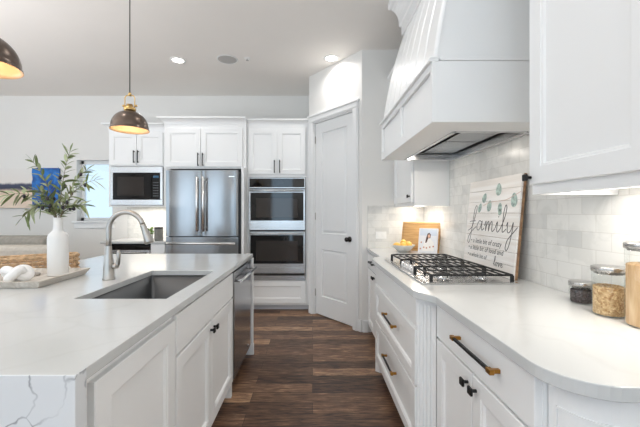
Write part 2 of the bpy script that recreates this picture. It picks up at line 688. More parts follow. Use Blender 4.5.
# window in the back wall
wn = bpy.data.objects.new('window_1', None)
COL.objects.link(wn)
wn.location = (0, BY, 0)
struct(wn)
b = MB()
for (x0, x1, z0, z1) in ((WX0, WX0 + .05, WZ0, WZ1), (WX1 - .05, WX1, WZ0, WZ1), (WX0, WX1, WZ0, WZ0 + .05), (WX0, WX1, WZ1 - .05, WZ1)):
    b.box(x0, x1, .10, .15, z0, z1, .004)
b.build('window_frame', TRIM, wn)
MB().box(WX0 + .05, WX1 - .05, .12, .126, WZ0 + .05, WZ1 - .05).build('window_pane', glass('window_glass', (0.93, 0.97, 1, 1)), wn)
b = MB()
b.box(WX0 - .05, WX1 + .05, -.04, .10, WZ0 - .028, WZ0, .005)
b.box(WX0 - .03, WX1 + .03, -.014, 0, WZ0 - .11, WZ0 - .028, .003)
b.build('window_sill', TRIM, wn)

# ------------------------------------------------------------------ backsplash
struct(MB().box(RX - .008, RX - .0005, 0.74, PY, .915, 1.80).build('wall_tile_right', TILE_Y))
struct(MB().box(.596, RX - .008, PY - .008, PY - .0005, .915, 1.372).build('wall_tile_pantry', TILE_X))
struct(MB().box(-2.79, -1.94, BY - .008, BY - .0005, .915, 1.55).build('wall_tile_back', TILE_X))

# ------------------------------------------------------------------ cabinet hardware


def pull(parent, x, z, L=0.16, vertical=True, y=-.02, ends=BLACK, bar=BLACK, name='handle', r=0.0055, off=.03):
    """bar pull standing on a front in the plane y"""
    b = MB()
    if vertical:
        b.box(x - r, x + r, y - off - r, y - off + r, z - L / 2, z + L / 2, .0015, m=0)
        for s in (-1, 1):
            b.box(x - r * 1.1, x + r * 1.1, y - off, y, z + s * L * .42 - r, z + s * L * .42 + r, .001, m=1)
    else:
        b.box(x - L / 2, x + L / 2, y - off - r, y - off + r, z - r, z + r, .0015, m=0)
        for s in (-1, 1):
            b.box(x + s * (L / 2 - .012) - .013, x + s * (L / 2 - .012) + .013, y - off - r * 1.5, y - off + r * 1.5, z - r * 1.5, z + r * 1.5, .0015, m=1)
            b.box(x + s * (L / 2 - .012) - r * 1.2, x + s * (L / 2 - .012) + r * 1.2, y - off, y, z - r * 1.2, z + r * 1.2, .001, m=1)
    return b.build(name, [bar, ends], parent)


def knob(parent, x, z, y=-.02, s=.014):
    b = MB()
    b.box(x - s, x + s, y - .028, y - .018, z - s, z + s, .0025)
    b.tube([(x, y - .02, z), (x, y, z)], .006, 10)
    return b.build('knob', BLACK, parent)


def carcass(parent, w, d, z0, z1, mat=WHITE, toe=0.0, name='body'):
    b = MB()
    b.box(0, w, 0, d, z0 + toe, z1, .001)
    return b.build(name, mat, parent)


def crown(parent, x0, x1, y, depth, z0, z1, out=.07, left=True, right=True):
    """cabinet crown: a frieze and a stepped cove that returns along the sides"""
    b = MB()
    n = 6
    prof = [(0, z0)]
    h = z1 - z0
    prof += [(.004, z0), (.004, z0 + h * .18)]
    for i in range(n + 1):
        a = i / n * PI / 2
        prof.append((.006 + (out - .014) * (1 - math.cos(a)), z0 + h * .22 + h * .58 * math.sin(a)))
    prof += [(out, z0 + h * .84), (out, z1)]
    prev = None
    for (o, z) in prof:
        l = o if left else 0
        r_ = o if right else 0
        cur = [b.bm.verts.new((x0 - l, y - o, z)), b.bm.verts.new((x1 + r_, y - o, z)), b.bm.verts.new((x1 + r_, y + depth, z)), b.bm.verts.new((x0 - l, y + depth, z))]
        if prev:
            for i in range(4):
                b.face((prev[i], prev[(i + 1) % 4], cur[(i + 1) % 4], cur[i]))
        else:
            b.face(cur)
        prev = cur
    b.face(prev)
    return b.build('crown_moulding', WHITE, parent)


# ------------------------------------------------------------------ back wall: oven tower
OX0, OX1, OY = -.868, -.050, 4.45
t = thing('oven_cabinet', 'tall white cabinet holding the double wall oven, left of the pantry door', 'cabinet', (OX0, OY, 0))
W = OX1 - OX0
OB = BY - OY - .002
b = MB()
b.box(0, .024, 0, OB, .07, 2.42)
b.box(W - .040, W, 0, OB, .07, 2.42)
b.box(.024, W - .04, 0, OB, .07, .395)
b.box(.024, W - .04, 0, OB, 1.765, 2.42)
b.box(.024, W - .04, OB - .02, OB, .395, 1.765)
b.build('body', WHITE, t)
MB().box(.01, W - .01, .06, .08, 0, .07).build('toe_kick', TOE, t)
for (a, c, hx) in ((.022, W / 2 - .008, W / 2 - .042), (W / 2 - .006, W - .040, W / 2 + .028)):
    d = front('door', a, c, 1.80, 2.40, WHITE, t)
    pull(d, hx, 1.90, .17)
front('drawer_front', .025, W - .040, .10, .385, WHITE, t)
crown(t, 0, W, 0, OB, 2.42, 2.525, .06, False, False)

ov = thing('double_wall_oven', 'stainless double wall oven with two dark glass doors', 'oven', (OX0 + .028, OY, 0))
OW = .744
MB().box(.01, OW - .01, .0, .5, .41, 1.75).build('housing', GAP, ov)
b = MB()
b.box(0, OW, -.022, 0, 1.615, 1.757, .003, m=0)
b.box(.01, OW - .01, -.0235, -.02, 1.628, 1.745, .001, m=1)
o = b.build('control_panel', [STEELH, BLKGLASS], ov)
MB().box(.33, .46, -.0245, -.0234, 1.66, 1.715).build('display', paint('dim_display', rgb(30, 36, 44), .08), o)
for (z0, z1, zh) in ((1.065, 1.605, 1.583), (.497, 1.045, 1.022)):
    b = MB()
    b.box(0, OW, -.03, 0, z0, z1, .004, m=0)
    b.box(.022, OW - .022, -.032, -.028, z0 + .125, z1 - .045, .002, m=1)
    d = b.build('oven_door', [STEELH, BLKGLASS], ov)
    MB().box(.095, OW - .095, -.0335, -.0315, z0 + .165, z1 - .12, .001).build('window', OVENGLASS, d)
    b = MB()
    b.tube([(.02, -.075, zh), (OW - .02, -.075, zh)], .012, 14)
    for xx in (.05, OW - .05):
        b.box(xx - .01, xx + .01, -.075, -.03, zh - .01, zh + .01, .002)
    b.build('handle', STEELH, d)
b = MB()
b.box(0, OW, -.02, 0, .40, .492, .003, m=0)
b.box(0.005, OW - .005, -.0215, -.018, .465, .488, .001, m=1)
b.build('vent_trim', [STEELH, GAP], ov)

# ------------------------------------------------------------------ fridge and the cabinet above it
FX0, FX1, FY = -1.844, -.906, 4.20
fr = thing('refrigerator', 'stainless steel french door refrigerator between white cabinets', 'refrigerator', (FX0, FY, 0))
FW = FX1 - FX0
DGREY = paint('fridge_side', rgb(60, 61, 63), .4)
MB().box(.01, FW - .002, .075, BY - FY - .03, .03, 1.80, .004).build('body', DGREY, fr)
MB().box(.03, FW - .03, .06, .1, 0, .06).build('base_grille', GAP, fr)
mid = .457


def fdoor(name, x0, x1, z0, z1, sag=.014):
    """door with a slightly bowed front"""
    b = MB()
    n = 16
    pts = [(x1, .07), (x0, .07)]
    for k in range(n + 1):
        u = k / n * 2 - 1
        e = max(0, abs(u) - .94) / .06
        pts.append((x0 + (x1 - x0) * k / n, sag * u * u + .010 * e * e))
    b.prism(pts, z0, z1)
    o = b.build(name, STEEL, fr)
    for p in o.data.polygons:
        p.use_smooth = True
    o.data.set_sharp_from_angle(angle=.45)
    return o


def bar_handle(parent, p0, p1, r=.013, out=-.055):
    b = MB()
    b.tube([p0, p1], r, 14)
    p0, p1 = Vector(p0), Vector(p1)
    dv = (p1 - p0).normalized()
    for p in (p0 + dv * .04, p1 - dv * .04):
        b.tube([p, (p.x, 0.012, p.z)], .009, 10)
    return b.build('handle', HANDLE, parent)


d = fdoor('door', .002, mid - .002, 1.0, 1.826)
bar_handle(d, (mid - .042, -.055, 1.06), (mid - .042, -.055, 1.74))
d = fdoor('door', mid + .002, FW - .026, 1.0, 1.826)
bar_handle(d, (mid + .036, -.055, 1.06), (mid + .036, -.055, 1.74))
MB().box(FW - .14, FW - .07, -.0012, .014, 1.742, 1.752).build('badge', CHROME, d)
d = fdoor('freezer_drawer', .002, FW - .026, .32, .988)
bar_handle(d, (.03, -.055, .912), (FW - .05, -.055, .912))
d = fdoor('freezer_drawer', .002, FW - .026, .07, .312)

CX0, CX1, CY = -1.937, -.8685, 4.40
t = thing('fridge_cabinet', 'white two-door cabinet above the refrigerator with crown moulding', 'cabinet', (CX0, CY, 0))
CW = CX1 - CX0
CB = BY - CY - .002
b = MB()
b.box(0, CW, 0, CB, 1.87, 2.425)
b.box(CW - .034, CW, -.14, CB, 0.0, 1.87)
b.box(0, .055, .06, CB, 0, 1.87)
b.build('body', WHITE, t)
m_ = .480
for (a, c, hx) in ((.018, m_ - .003, m_ - .030), (m_ + .003, CW - .046, m_ + .030)):
    d = front('door', a, c, 1.892, 2.395, WHITE, t)
    pull(d, hx, 1.985, .17)
crown(t, 0, CW, 0, CB, 2.425, 2.535, .075, True, False)

# ------------------------------------------------------------------ microwave cabinet
MX0, MX1, MY = -2.787, -1.945, 4.60
t = thing('microwave_cabinet', 'white wall cabinet with a built-in microwave below two doors', 'cabinet', (MX0, MY, 0))
MW = MX1 - MX0
MBk = BY - MY - .002
b = MB()
b.box(0, MW, 0, MBk, 1.93, 2.405)
b.box(0, .03, 0, MBk, 1.375, 1.93)
b.box(MW - .094, MW, 0, MBk, 1.375, 1.93)
b.box(.03, MW - .094, MBk - .02, MBk, 1.375, 1.93)
b.box(.03, MW - .094, 0, MBk, 1.375, 1.395)
b.build('body', WHITE, t)
for (a, c, hx) in ((.012, .385, .36), (.391, .745, .416)):
    d = front('door', a, c, 1.945, 2.39, WHITE, t)
    pull(d, hx, 2.055, .17)
crown(t, 0, MW - .069, 0, MBk, 2.405, 2.51, .07, True, False)

mw = thing('microwave', 'built-in stainless microwave in the white wall cabinet', 'microwave', (MX0 + .032, MY, 1.398))
mW, mH = .712, .525
MB().box(.01, mW - .01, 0, .38, .005, mH - .005).build('housing', GAP, mw)
b = MB()
for (x0, x1, z0, z1) in ((0, mW, 0, .075), (0, mW, mH - .085, mH), (0, .035, .075, mH - .085), (mW - .035, mW, .075, mH - .085)):
    b.box(x0, x1, -.022, 0, z0, z1, .003)
b.build('trim_frame', STEELH, mw)
d = MB().box(.038, .565, -.026, 0, .078, mH - .088, .003).build('door', BLKGLASS, mw)
MB().box(.10, .46, -.0275, -.0255, .13, mH - .14, .002).build('window', OVENGLASS, d)
KEY = paint('keypad_grey', rgb(120, 124, 130), .4)
b = MB()
b.box(.568, mW - .038, -.026, 0, .078, mH - .088, .003)
for i in range(3):
    for j in range(6):
        b.box(.59 + i * .026, .603 + i * .026, -.0268, -.0255, .12 + j * .036, .13 + j * .036, m=1)
d = b.build('control_panel', [BLKGLASS, KEY], mw)
MB().box(.585, .66, -.0268, -.0255, .37, .40).build('display', paint('blue_display', rgb(70, 110, 140), .1), d)

# ------------------------------------------------------------------ base run below the microwave
BX0, BX1, BYF = -2.72, -1.945, 4.46
t = thing('base_cabinet', 'white base cabinet beside the wine cooler, under the small back counter', 'cabinet', (BX0, BYF, 0))
b = MB()
b.box(.575, BX1 - BX0, 0, BY - BYF - .002, .09, .884)
b.box(.59, BX1 - BX0 - .01, .06, .08, 0, .09)
b.build('body', WHITE, t)
MB().box(-.05, .0, 0, BY - BYF - .002, 0, .884).build('end_panel', WHITE, t)
front('drawer_front', .582, BX1 - BX0 - .006, .70, .87, WHITE, t, 'slab')
front('door', .582, BX1 - BX0 - .006, .10, .69, WHITE, t, 'panel', rail=.04)
wc = thing('wine_cooler', 'dark undercounter wine cooler below the back counter', 'cooler', (BX0 + .004, BYF, 0))
MB().box(.003, .564, .03, .56, .02, .875).build('body', GAP, wc)
b = MB()
b.box(.0, .567, -.02, .03, .10, .80, .004, m=0)
b.box(.045, .522, -.0215, -.018, .15, .765, .002, m=1)
d = b.build('door', [STEELH, BLKGLASS], wc)
b = MB().tube([(.05, -.06, .775), (.517, -.06, .775)], .009, 10)
for xx in (.08, .487):
    b.tube([(xx, -.06, .775), (xx, -.018, .775)], .006, 8)
b.build('handle', STEELH, d)
MB().box(.0, .567, -.018, .03, .806, .872, .003).build('control_strip', BLKGLASS, wc)
tag(MB().box(-2.80, -1.942, 4.43, BY - .009, .885, .915, .003).build('back_countertop', QUARTZ), 'small white countertop on the back wall below the microwave', 'countertop')

# plant and canister on it
pt = thing('potted_plant', 'small leafy green plant in a white pot on the back counter', 'plant', (-2.24, 4.62, .915))
MB().lathe([(0, 0), (.038, 0), (.05, .085), (.046, .085), (.040, .07), (0, .07)], 20).build('pot', CERAMIC, pt)
LEAFB = paint('bright_leaf', rgb(116, 148, 66), .5, var=.2, scale=30)


def leaf(b, base, d, L, wd, droop=0.2, m=0, fold=.25):
    d = Vector(d).normalized()
    side = d.cross(Vector((0, 0, 1)))
    if side.length < .1:
        side = Vector((1, 0, 0))
    side.normalize()
    side = (Matrix.Rotation(random.uniform(-.9, .9), 3, d) @ side)
    up = side.cross(d).normalized()
    pts = []
    for k in range(6):
        s = k / 5
        ww = wd * math.sin(PI * min(1, s * .92 + .06)) ** .8
        c = Vector(base) + d * (L * s) - Vector((0, 0, 1)) * (droop * L * s * s)
        pts.append((b.bm.verts.new(c - side * ww + up * ww * fold), b.bm.verts.new(c), b.bm.verts.new(c + side * ww + up * ww * fold)))
    for A, B in zip(pts, pts[1:]):
        b.face((A[0], A[1], B[1], B[0]), m, True)
        b.face((A[1], A[2], B[2], B[1]), m, True)


b = MB()
for k in range(34):
    a = random.uniform(0, 2 * PI)
    e = random.uniform(.1, 1.4)
    p = Vector((random.uniform(-.03, .03), random.uniform(-.03, .03), .07 + random.uniform(0, .07)))
    leaf(b, p, (math.cos(a) * math.cos(e), math.sin(a) * math.cos(e), math.sin(e)), random.uniform(.05, .085), .014, .3)
b.build('foliage', LEAFB, pt, recalc=False)
cn = thing('canister', 'grey canister beside the small plant on the back counter', 'canister', (-2.105, 4.60, .915))
GREYC = paint('grey_stoneware', rgb(128, 126, 120), .6, var=.12, scale=30)
MB().lathe([(0, 0), (.052, 0), (.056, .006), (.056, .155), (.050, .16), (0, .16)], 24).build('pot_body', GREYC, cn)
MB().lathe([(0, .16), (.057, .16), (.057, .178), (.05, .184), (0, .184)], 24).build('lid', paint('dark_lid', rgb(92, 90, 86), .5), cn)

# ------------------------------------------------------------------ island
IX0, IX1, IY0, IY1, CT = -1.85, -.549, .778, 3.096, .915
SX0, SX1, SY0, SY1 = -1.045, -.640, 1.470, 2.190
ic = thing('island_countertop', 'long white quartz island worktop with waterfall end around the sink', 'countertop', ((IX0 + IX1) / 2, IY0, 0))
oc = ic.location.copy()
b = MB()
XS, YS = [IX0, SX0, SX1, IX1], [IY0, SY0, SY1, IY1]
V = {}
for k, z in enumerate((.884, CT)):
    for i, x in enumerate(XS):
        for j, y in enumerate(YS):
            V[i, j, k] = b.bm.verts.new((x - oc.x, y - oc.y, z))
for i in range(3):
    for j in range(3):
        if i == 1 and j == 1:
            continue
        for k in (0, 1):
            b.face((V[i, j, k], V[i + 1, j, k], V[i + 1, j + 1, k], V[i, j + 1, k]))
for i in range(3):
    b.face((V[i, 0, 0], V[i + 1, 0, 0], V[i + 1, 0, 1], V[i, 0, 1]))
    b.face((V[i, 3, 0], V[i + 1, 3, 0], V[i + 1, 3, 1], V[i, 3, 1]))
    b.face((V[0, i, 0], V[0, i + 1, 0], V[0, i + 1, 1], V[0, i, 1]))
    b.face((V[3, i, 0], V[3, i + 1, 0], V[3, i + 1, 1], V[3, i, 1]))
b.face((V[1, 1, 0], V[2, 1, 0], V[2, 1, 1], V[1, 1, 1]))
b.face((V[1, 2, 0], V[2, 2, 0], V[2, 2, 1], V[1, 2, 1]))
b.face((V[1, 1, 0], V[1, 2, 0], V[1, 2, 1], V[1, 1, 1]))
b.face((V[2, 1, 0], V[2, 2, 0], V[2, 2, 1], V[2, 1, 1]))
sl = b.build('slab', QUARTZ, ic)
bv = sl.modifiers.new('edge', 'BEVEL')
bv.width = .002
bv.segments = 2
bv.limit_method = 'ANGLE'
wf = MB().box(IX0 - oc.x, IX1 - oc.x + .0006, -.0015, .038, 0, CT - .0006, .001).build('waterfall_panel', VEINED, ic)
wf['label'] = 'grey-veined stone end panel'

# sink
sk = thing('sink', 'undermount stainless single-bowl sink in the island worktop', 'sink', ((SX0 + SX1) / 2, (SY0 + SY1) / 2, .66))
hx, hy = (SX1 - SX0) / 2 + .004, (SY1 - SY0) / 2 + .004
b = MB()


def rrect(hx, hy, r, z, n=5):
    out = []
    for cx, cy, a0 in ((hx - r, hy - r, 0), (-hx + r, hy - r, PI / 2), (-hx + r, -hy + r, PI), (hx - r, -hy + r, 1.5 * PI)):
        for k in range(n + 1):
            a = a0 + k / n * PI / 2
            out.append((cx + r * math.cos(a), cy + r * math.sin(a), z))
    return out


def rings(b, rs, m=0, smooth=True, cap_end=True, cap_start=False):
    prev = None
    first = None
    for ring in rs:
        cur = [b.bm.verts.new(p) for p in ring]
        if prev:
            n = len(cur)
            for i in range(n):
                b.face((prev[i], prev[(i + 1) % n], cur[(i + 1) % n], cur[i]), m, smooth)
        else:
            first = cur
        prev = cur
    if cap_end:
        b.face(prev, m)
    if cap_start:
        b.face(list(reversed(first)), m)


rings(b, [rrect(hx + .02, hy + .02, .03, .2225), rrect(hx, hy, .02, .2225), rrect(hx - .002, hy - .002, .02, .03), rrect(hx - .012, hy - .012, .02, .008), rrect(hx - .03, hy - .03, .02, .0)], smooth=True)
b.build('bowl', SINKM, sk)
MB().lathe([(0, .001), (.02, .001), (.042, .003), (.045, .0005)], 24).build('drain', CHROME, sk)

# faucet
fa = thing('faucet', 'tall brushed nickel gooseneck faucet behind the island sink', 'faucet', (-1.152, 1.90, CT))
b = MB()
b.lathe([(0, 0), (.033, 0), (.033, .006), (.029, .012), (.028, .06), (.023, .11), (.0165, .16), (.0150, .19)], 24)
b.build('base', NICKEL, fa)
R_, top = .098, .282
pts = [(0, 0, .18), (0, 0, .23), (0, 0, top)]
for k in range(1, 19):
    a = PI - k / 18 * (PI - .28)
    pts.append((R_ + R_ * math.cos(a), 0, top + R_ * math.sin(a)))
b = MB().tube(pts, .0138, 16)
b.build('gooseneck', NICKEL, fa)
e = Vector(pts[-1])
dv = (Vector(pts[-1]) - Vector(pts[-2])).normalized()
b = MB()
hpts = [e + dv * s for s in (0, .004, .012, .03, .065, .10, .112)]
b.tube(hpts, [.0145, .016, .0155, .0165, .0205, .026, .024], 18)
b.build('spray_head', NICKEL, fa)
b = MB()
b.tube([(.02, 0, .075), (.05, 0, .075)], [.017, .015], 16)
b.tube([(.044, 0, .075), (.052, 0, .09), (.058, -.004, .12), (.060, -.006, .152), (.056, -.006, .165)], [.013, .0115, .010, .011, .006], 12)
b.build('lever', NICKEL, fa)

# island cabinets, facing +X.  local x = world Y
IF = -.580
t = thing('waste_cabinet', 'white island cabinet with one tall shaker front nearest the waterfall end', 'cabinet', (IF, .82, 0), PI / 2)
b = MB()
b.box(0, .562, .0, .6, .10, .882)
b.box(0, .562, .06, .08, 0, .10)
b.build('body', WHITE, t)
MB().box(.010, .036, -.004, 0.001, .10, .882).build('filler', paint('filler_grey', rgb(196, 195, 192), .5, var=.08, scale=40), t)
front('door', .045, .554, .105, .853, WHITE, t, rail=.07)

t = thing('sink_cabinet', 'white island sink cabinet with two knobbed doors under a false drawer', 'cabinet', (IF, 1.385, 0), PI / 2)
b = MB()
b.box(0, .985, 0, .02, .10, .882)
b.box(0, .018, .02, .6, .10, .882)
b.box(.967, .985, .02, .6, .10, .882)
b.box(.018, .967, .02, .6, .10, .12)
b.box(0, .985, .06, .08, 0, .10)
b.box(.955, .985, -.012, .06, 0, .11)
b.build('body', WHITE, t)
front('drawer_front', .005, .977, .702, .868, WHITE, t, 'slab')
for (a, c, hx_) in ((.005, .485, .459), (.492, .977, .520)):
    d = front('door', a, c, .105, .690, WHITE, t, rail=.062)
    knob(d, hx_, .648)

t = thing('dishwasher', 'stainless dishwasher built into the island beside the sink cabinet', 'dishwasher', (IF, 2.374, 0), PI / 2)
MB().box(.004, .672, .02, .58, .08, .872).build('tub', GAP, t)
d = MB().box(.004, .672, -.028, .02, .11, .868, .006, seg=2).build('door', brushed('dishwasher_steel', (0.40, 0.40, 0.41, 1), .16, 'z'), t)
b = MB().tube([(.03, -.07, .80), (.645, -.07, .80)], .011, 12)
for xx in (.06, .615):
    b.tube([(xx, -.07, .80), (xx, -.026, .80)], .009, 10)
b.build('handle', STEELH, d)
MB().lathe([(0, 0), (.012, 0), (.010, .003), (0, .003)], 14, Matrix.Translation((.50, -.028, .16)) @ Matrix.Rotation(PI / 2, 4, 'X')).build('badge', CHROME, d)
MB().box(.004, .672, .04, .06, 0, .10).build('toe_kick', GAP, t)

t = thing('island_end_panel', 'white end panel closing the far end of the island after the dishwasher', 'panel', (IF, 3.054, 0), PI / 2)
b = MB()
b.box(0, .026, -.040, .62, 0, .882, .002)
b.box(-.003, .030, -.044, .62, 0, .10, .003)
b.build('panel', WHITE, t)
t = thing('island_back_panel', 'white panelled living-room side of the island under the worktop overhang', 'panel', (-1.5, .82, 0))
MB().box(0, .3, 0, 2.23, 0, .882).build('panel', WHITE, t)

# ------------------------------------------------------------------ right-hand base run
def arc(cx, cy, r, a0, a1, n):
    return [(cx + r * math.cos(a0 + (a1 - a0) * k / n), cy + r * math.sin(a0 + (a1 - a0) * k / n)) for k in range(n + 1)]


EX, BXf = .552, .487                               # counter front edges: plain and in front of the cooktop
NY = .722
out = [(RX - .009, NY)]
rr = .135
out += arc(EX + rr, NY + rr, rr, -PI / 2, -PI, 10)
out += [(EX, 1.50), (EX - .008, 1.525), (BXf + .012, 1.60), (BXf, 1.63), (BXf, 2.76), (BXf + .012, 2.79), (EX - .008, 2.865), (.575, 2.89), (.584, 2.91), (.588, PY - .009), (RX - .009, PY - .009)]
ob = MB().prism(out, .880, CT, bev=.003)
o = ob.build('cooktop_countertop', QUARTZ)
tag(o, 'white quartz countertop with rounded corner running under the cooktop and sign', 'countertop')

# cooktop drawer base
CFX = .530
t = thing('drawer_cabinet', 'white two-drawer base cabinet under the gas cooktop, with fluted corner posts', 'cabinet', (CFX, 2.74, 0), -PI / 2)
b = MB()
b.box(0, 1.07, 0, .6, .10, .879)
b.box(.0, 1.07, .06, .08, 0, .10)
b.build('body', WHITE, t)
front('top_panel', .006, 1.064, .722, .872, WHITE, t, 'slab', t=.012)
d = front('drawer', .006, 1.064, .432, .708, WHITE, t)
pull(d, .57, .60, .28, False, ends=BRASS, r=.0054, off=.030)
d = front('drawer', .006, 1.064, .105, .420, WHITE, t)
pull(d, .57, .315, .28, False, ends=BRASS, r=.0054, off=.030)
# fluted posts turn the corners at 45 degrees
for s in (0, 1):
    if s == 0:
        p0, p1 = Vector((1.070, -.010, 0)), Vector((1.142, .058, 0))
    else:
        p0, p1 = Vector((-.072, .058, 0)), Vector((0, -.010, 0))
    dx = (p1 - p0)
    L = dx.length
    dx.normalize()
    nrm = Vector((dx.y, -dx.x, 0))
    n = 60
    pts2 = []
    for k in range(n + 1):
        u = k / n
        dep = 0
        uu = (u - .12) / .76
        if 0 < uu < 1:
            ph = (uu * 4) % 1
            dep = .006 * math.sqrt(max(0, 1 - (2 * ph - 1) ** 2)) if .06 < ph < .94 else 0
        q = p0 + dx * (u * L) - nrm * dep
        pts2.append((q.x, q.y))
    q1, q0 = p1 - nrm * .08, p0 - nrm * .08
    pts2 += [(q1.x, q1.y), (q0.x, q0.y)]
    b = MB()
    b.prism(pts2, .10, .845)
    A = [p0 + nrm * .006 - dx * .004, p1 + nrm * .006 + dx * .004, q1, q0]
    b.prism([(v.x, v.y) for v in A], .0, .105)
    b.prism([(v.x, v.y) for v in A], .845, .879)
    b.build('fluted_post', WHITE, t)

# near base cabinet
RXF = .600
t = thing('base_cabinet', 'white base cabinet at the near right with one wide drawer above two knobbed doors', 'cabinet', (RXF, 1.585, 0), -PI / 2)
RW = 1.585 - .874
b = MB()
b.box(0.01, RW, 0, .6, .10, .879)
b.box(0.01, RW, .06, .08, 0, .10)
b.build('body', WHITE, t)
d = front('drawer', .014, RW - .004, .714, .868, WHITE, t, 'slab')
pull(d, .405, .80, .30, False, ends=BRASS, r=.0054, off=.030)
for (a, c, hx_) in ((.014, RW / 2 + .003, RW / 2 - .025), (RW / 2 + .010, RW - .004, RW / 2 + .04)):
    d = front('door', a, c, .105, .704, WHITE, t)
    knob(d, hx_, .660)

# rounded end cabinet below the counter corner
t = thing('end_cabinet', 'white curved end cabinet below the rounded countertop corner', 'cabinet', (.61, .872, 0))
r2 = .115
oo = [(.0, -.004), (.0, -.004)]
cv = arc(.612 + r2, .757 + r2, r2, -PI, -PI / 2, 12)
pts2 = [(x - .61, y - .872) for x, y in cv]
b = MB().prism(pts2 + [(RX - .012 - .61, .757 - .872), (RX - .012 - .61, -.008), (.004, -.008)], .0, .879)
b.build('body', WHITE, t)


def band(b, cv, off, z0, z1, th):
    """a raised strip along the curve"""
    a_ = []
    c_ = []
    n = len(cv)
    for i, p in enumerate(cv):
        q0, q1 = Vector(cv[max(0, i - 1)]), Vector(cv[min(n - 1, i + 1)])
        d = (q1 - q0).normalized()
        nn = Vector((d.y, -d.x))
        if nn.dot(Vector((-1, -1))) < 0:
            nn = -nn
        a_.append(Vector(p) + nn * off)
        c_.append(Vector(p) + nn * (off + th))
    b.prism([tuple(v) for v in a_] + [tuple(v) for v in reversed(c_)], z0, z1)


b = MB()
arcp = [(x - .61, y - .872) for x, y in arc(.612 + r2, .757 + r2, r2, -PI + .22, -PI / 2 - .22, 10)]
for (z0, z1) in ((.80, .806), (.10, .106)):
    band(b, arcp, -.0005, z0, z1, .004)
for seg in (arcp[:2], arcp[-2:]):
    q0, q1 = Vector(seg[0]), Vector(seg[1])
    qa = q0 if seg is arcp[:2] else q1
    band(b, [tuple(q0), tuple(q0 + (q1 - q0) * .25)] if seg[0] == arcp[0] else [tuple(q1 - (q1 - q0) * .25), tuple(q1)], -.0005, .10, .806, .004)
b.build('panel_moulding', WHITE, t)

# far base cabinet
t = thing('base_cabinet', 'narrow-looking white base cabinet at the pantry wall with drawer pull and door knob', 'cabinet', (.612, PY - .012, 0), -PI / 2)
FWd = PY - .012 - 2.83
b = MB()
b.box(0, FWd, 0, .58, .10, .879)
b.box(0, FWd, .06, .08, 0, .10)
b.build('body', WHITE, t)
d = front('drawer', .03, FWd - .01, .714, .868, WHITE, t, 'slab')
pull(d, .36, .80, .2, False, r=.006)
for (a, c, hx_) in ((.03, .40, .375), (.406, FWd - .01, .435)):
    d = front('door', a, c, .105, .704, WHITE, t)
    knob(d, hx_, .665)

# ------------------------------------------------------------------ gas cooktop
ck = thing('gas_cooktop', 'stainless gas cooktop with black cast iron grates on the right counter', 'cooktop', (.575, 1.755, CT))
KL, KD = .945, .515                                # length along Y, depth along X
b = MB()
b.box(0, KD, 0, KL, 0, .008, .003)
b.box(.02, KD - .02, .02, KL - .02, .006, .0095, .002)
b.build('steel_pan', brushed('cooktop_steel', (0.66, 0.66, 0.66, 1), .22, 'y'), ck)
for (bx, by, br) in ((.17, .16, .04), (.38, .16, .034), (.29, .4725, .058), (.17, .785, .034), (.38, .785, .04)):
    bo = MB().lathe([(0, 0), (br + .012, 0), (br + .012, .004), (br, .008), (br * .95, .017), (0, .017)], 24, Matrix.Translation((bx, by, .008))).build('burner', CHROME, ck)
    MB().lathe([(0, .016), (br * .9, .016), (br * .92, .022), (br * .8, .026), (0, .026)], 24, Matrix.Translation((bx, by, .008))).build('burner_cap', IRON, bo)
for i in range(3):
    y0 = .025 + i * .2983
    y1 = y0 + .2943
    x0, x1 = (.055 if i != 1 else .12), KD - .03
    b = MB()
    zt, zb, hw = .050, .040, .0045
    for xx in (x0, x1):
        b.box(xx - hw, xx + hw, y0, y1, zb, zt, .002)
    for yy in (y0 + hw, y1 - hw):
        b.box(x0, x1, yy - hw, yy + hw, zb, zt, .002)
    nb = 9 if i != 1 else 8
    for k in range(1, nb):
        xx = x0 + (x1 - x0) * k / nb
        b.box(xx - .0032, xx + .0032, y0, y1, zb + .002, zt, .0015)
    yy = (y0 + y1) / 2
    b.box(x0, x1, yy - .003, yy + .003, zb + .003, zt - .001, .0015)
    for xx in (x0, x1):
        for yy in (y0 + hw, y1 - hw):
            b.prism([(xx - .008, yy - .006), (xx + .008, yy - .006), (xx + .008, yy + .006), (xx - .008, yy + .006)], .009, zb + .003)
    b.build('grate', IRON, ck)
for k in range(5):
    yy = .4725 + (k - 2) * .062
    b = MB().lathe([(0, 0), (.021, 0), (.021, .004), (.017, .006), (.0155, .026), (.013, .03), (0, .03)], 20, Matrix.Translation((.062, yy, .009)))
    b.box(.059, .065, yy - .015, yy + .015, .035, .043, .002)
    b.build('knob', CHROME, ck)

# ------------------------------------------------------------------ range hood
HX, HY0, HY1 = .580, 1.617, 2.800
hd = thing('range_hood', 'large white wooden range hood with planked tapering front above the cooktop', 'hood', (HX, HY0, 0))
HL, HD = HY1 - HY0, RX - .002 - HX
zb, za = 1.728, 2.022
b = MB()                                           # apron: four walls and a bottom border round the insert
ox0, ox1, oy0, oy1 = .185, HD - .05, .20, HL - .05
b.box(0, HD, 0, oy0, zb, zb + .012)
b.box(0, HD, oy1, HL, zb, zb + .012)
b.box(0, ox0, oy0, oy1, zb, zb + .012)
b.box(ox1, HD, oy0, oy1, zb, zb + .012)
b.box(0.012, .03, 0.022, HL - .022, zb + .012, za)
b.box(0, HD, 0, .02, zb + .012, za)
b.box(0.012, HD, HL - .02, HL - .0, zb + .012, za)
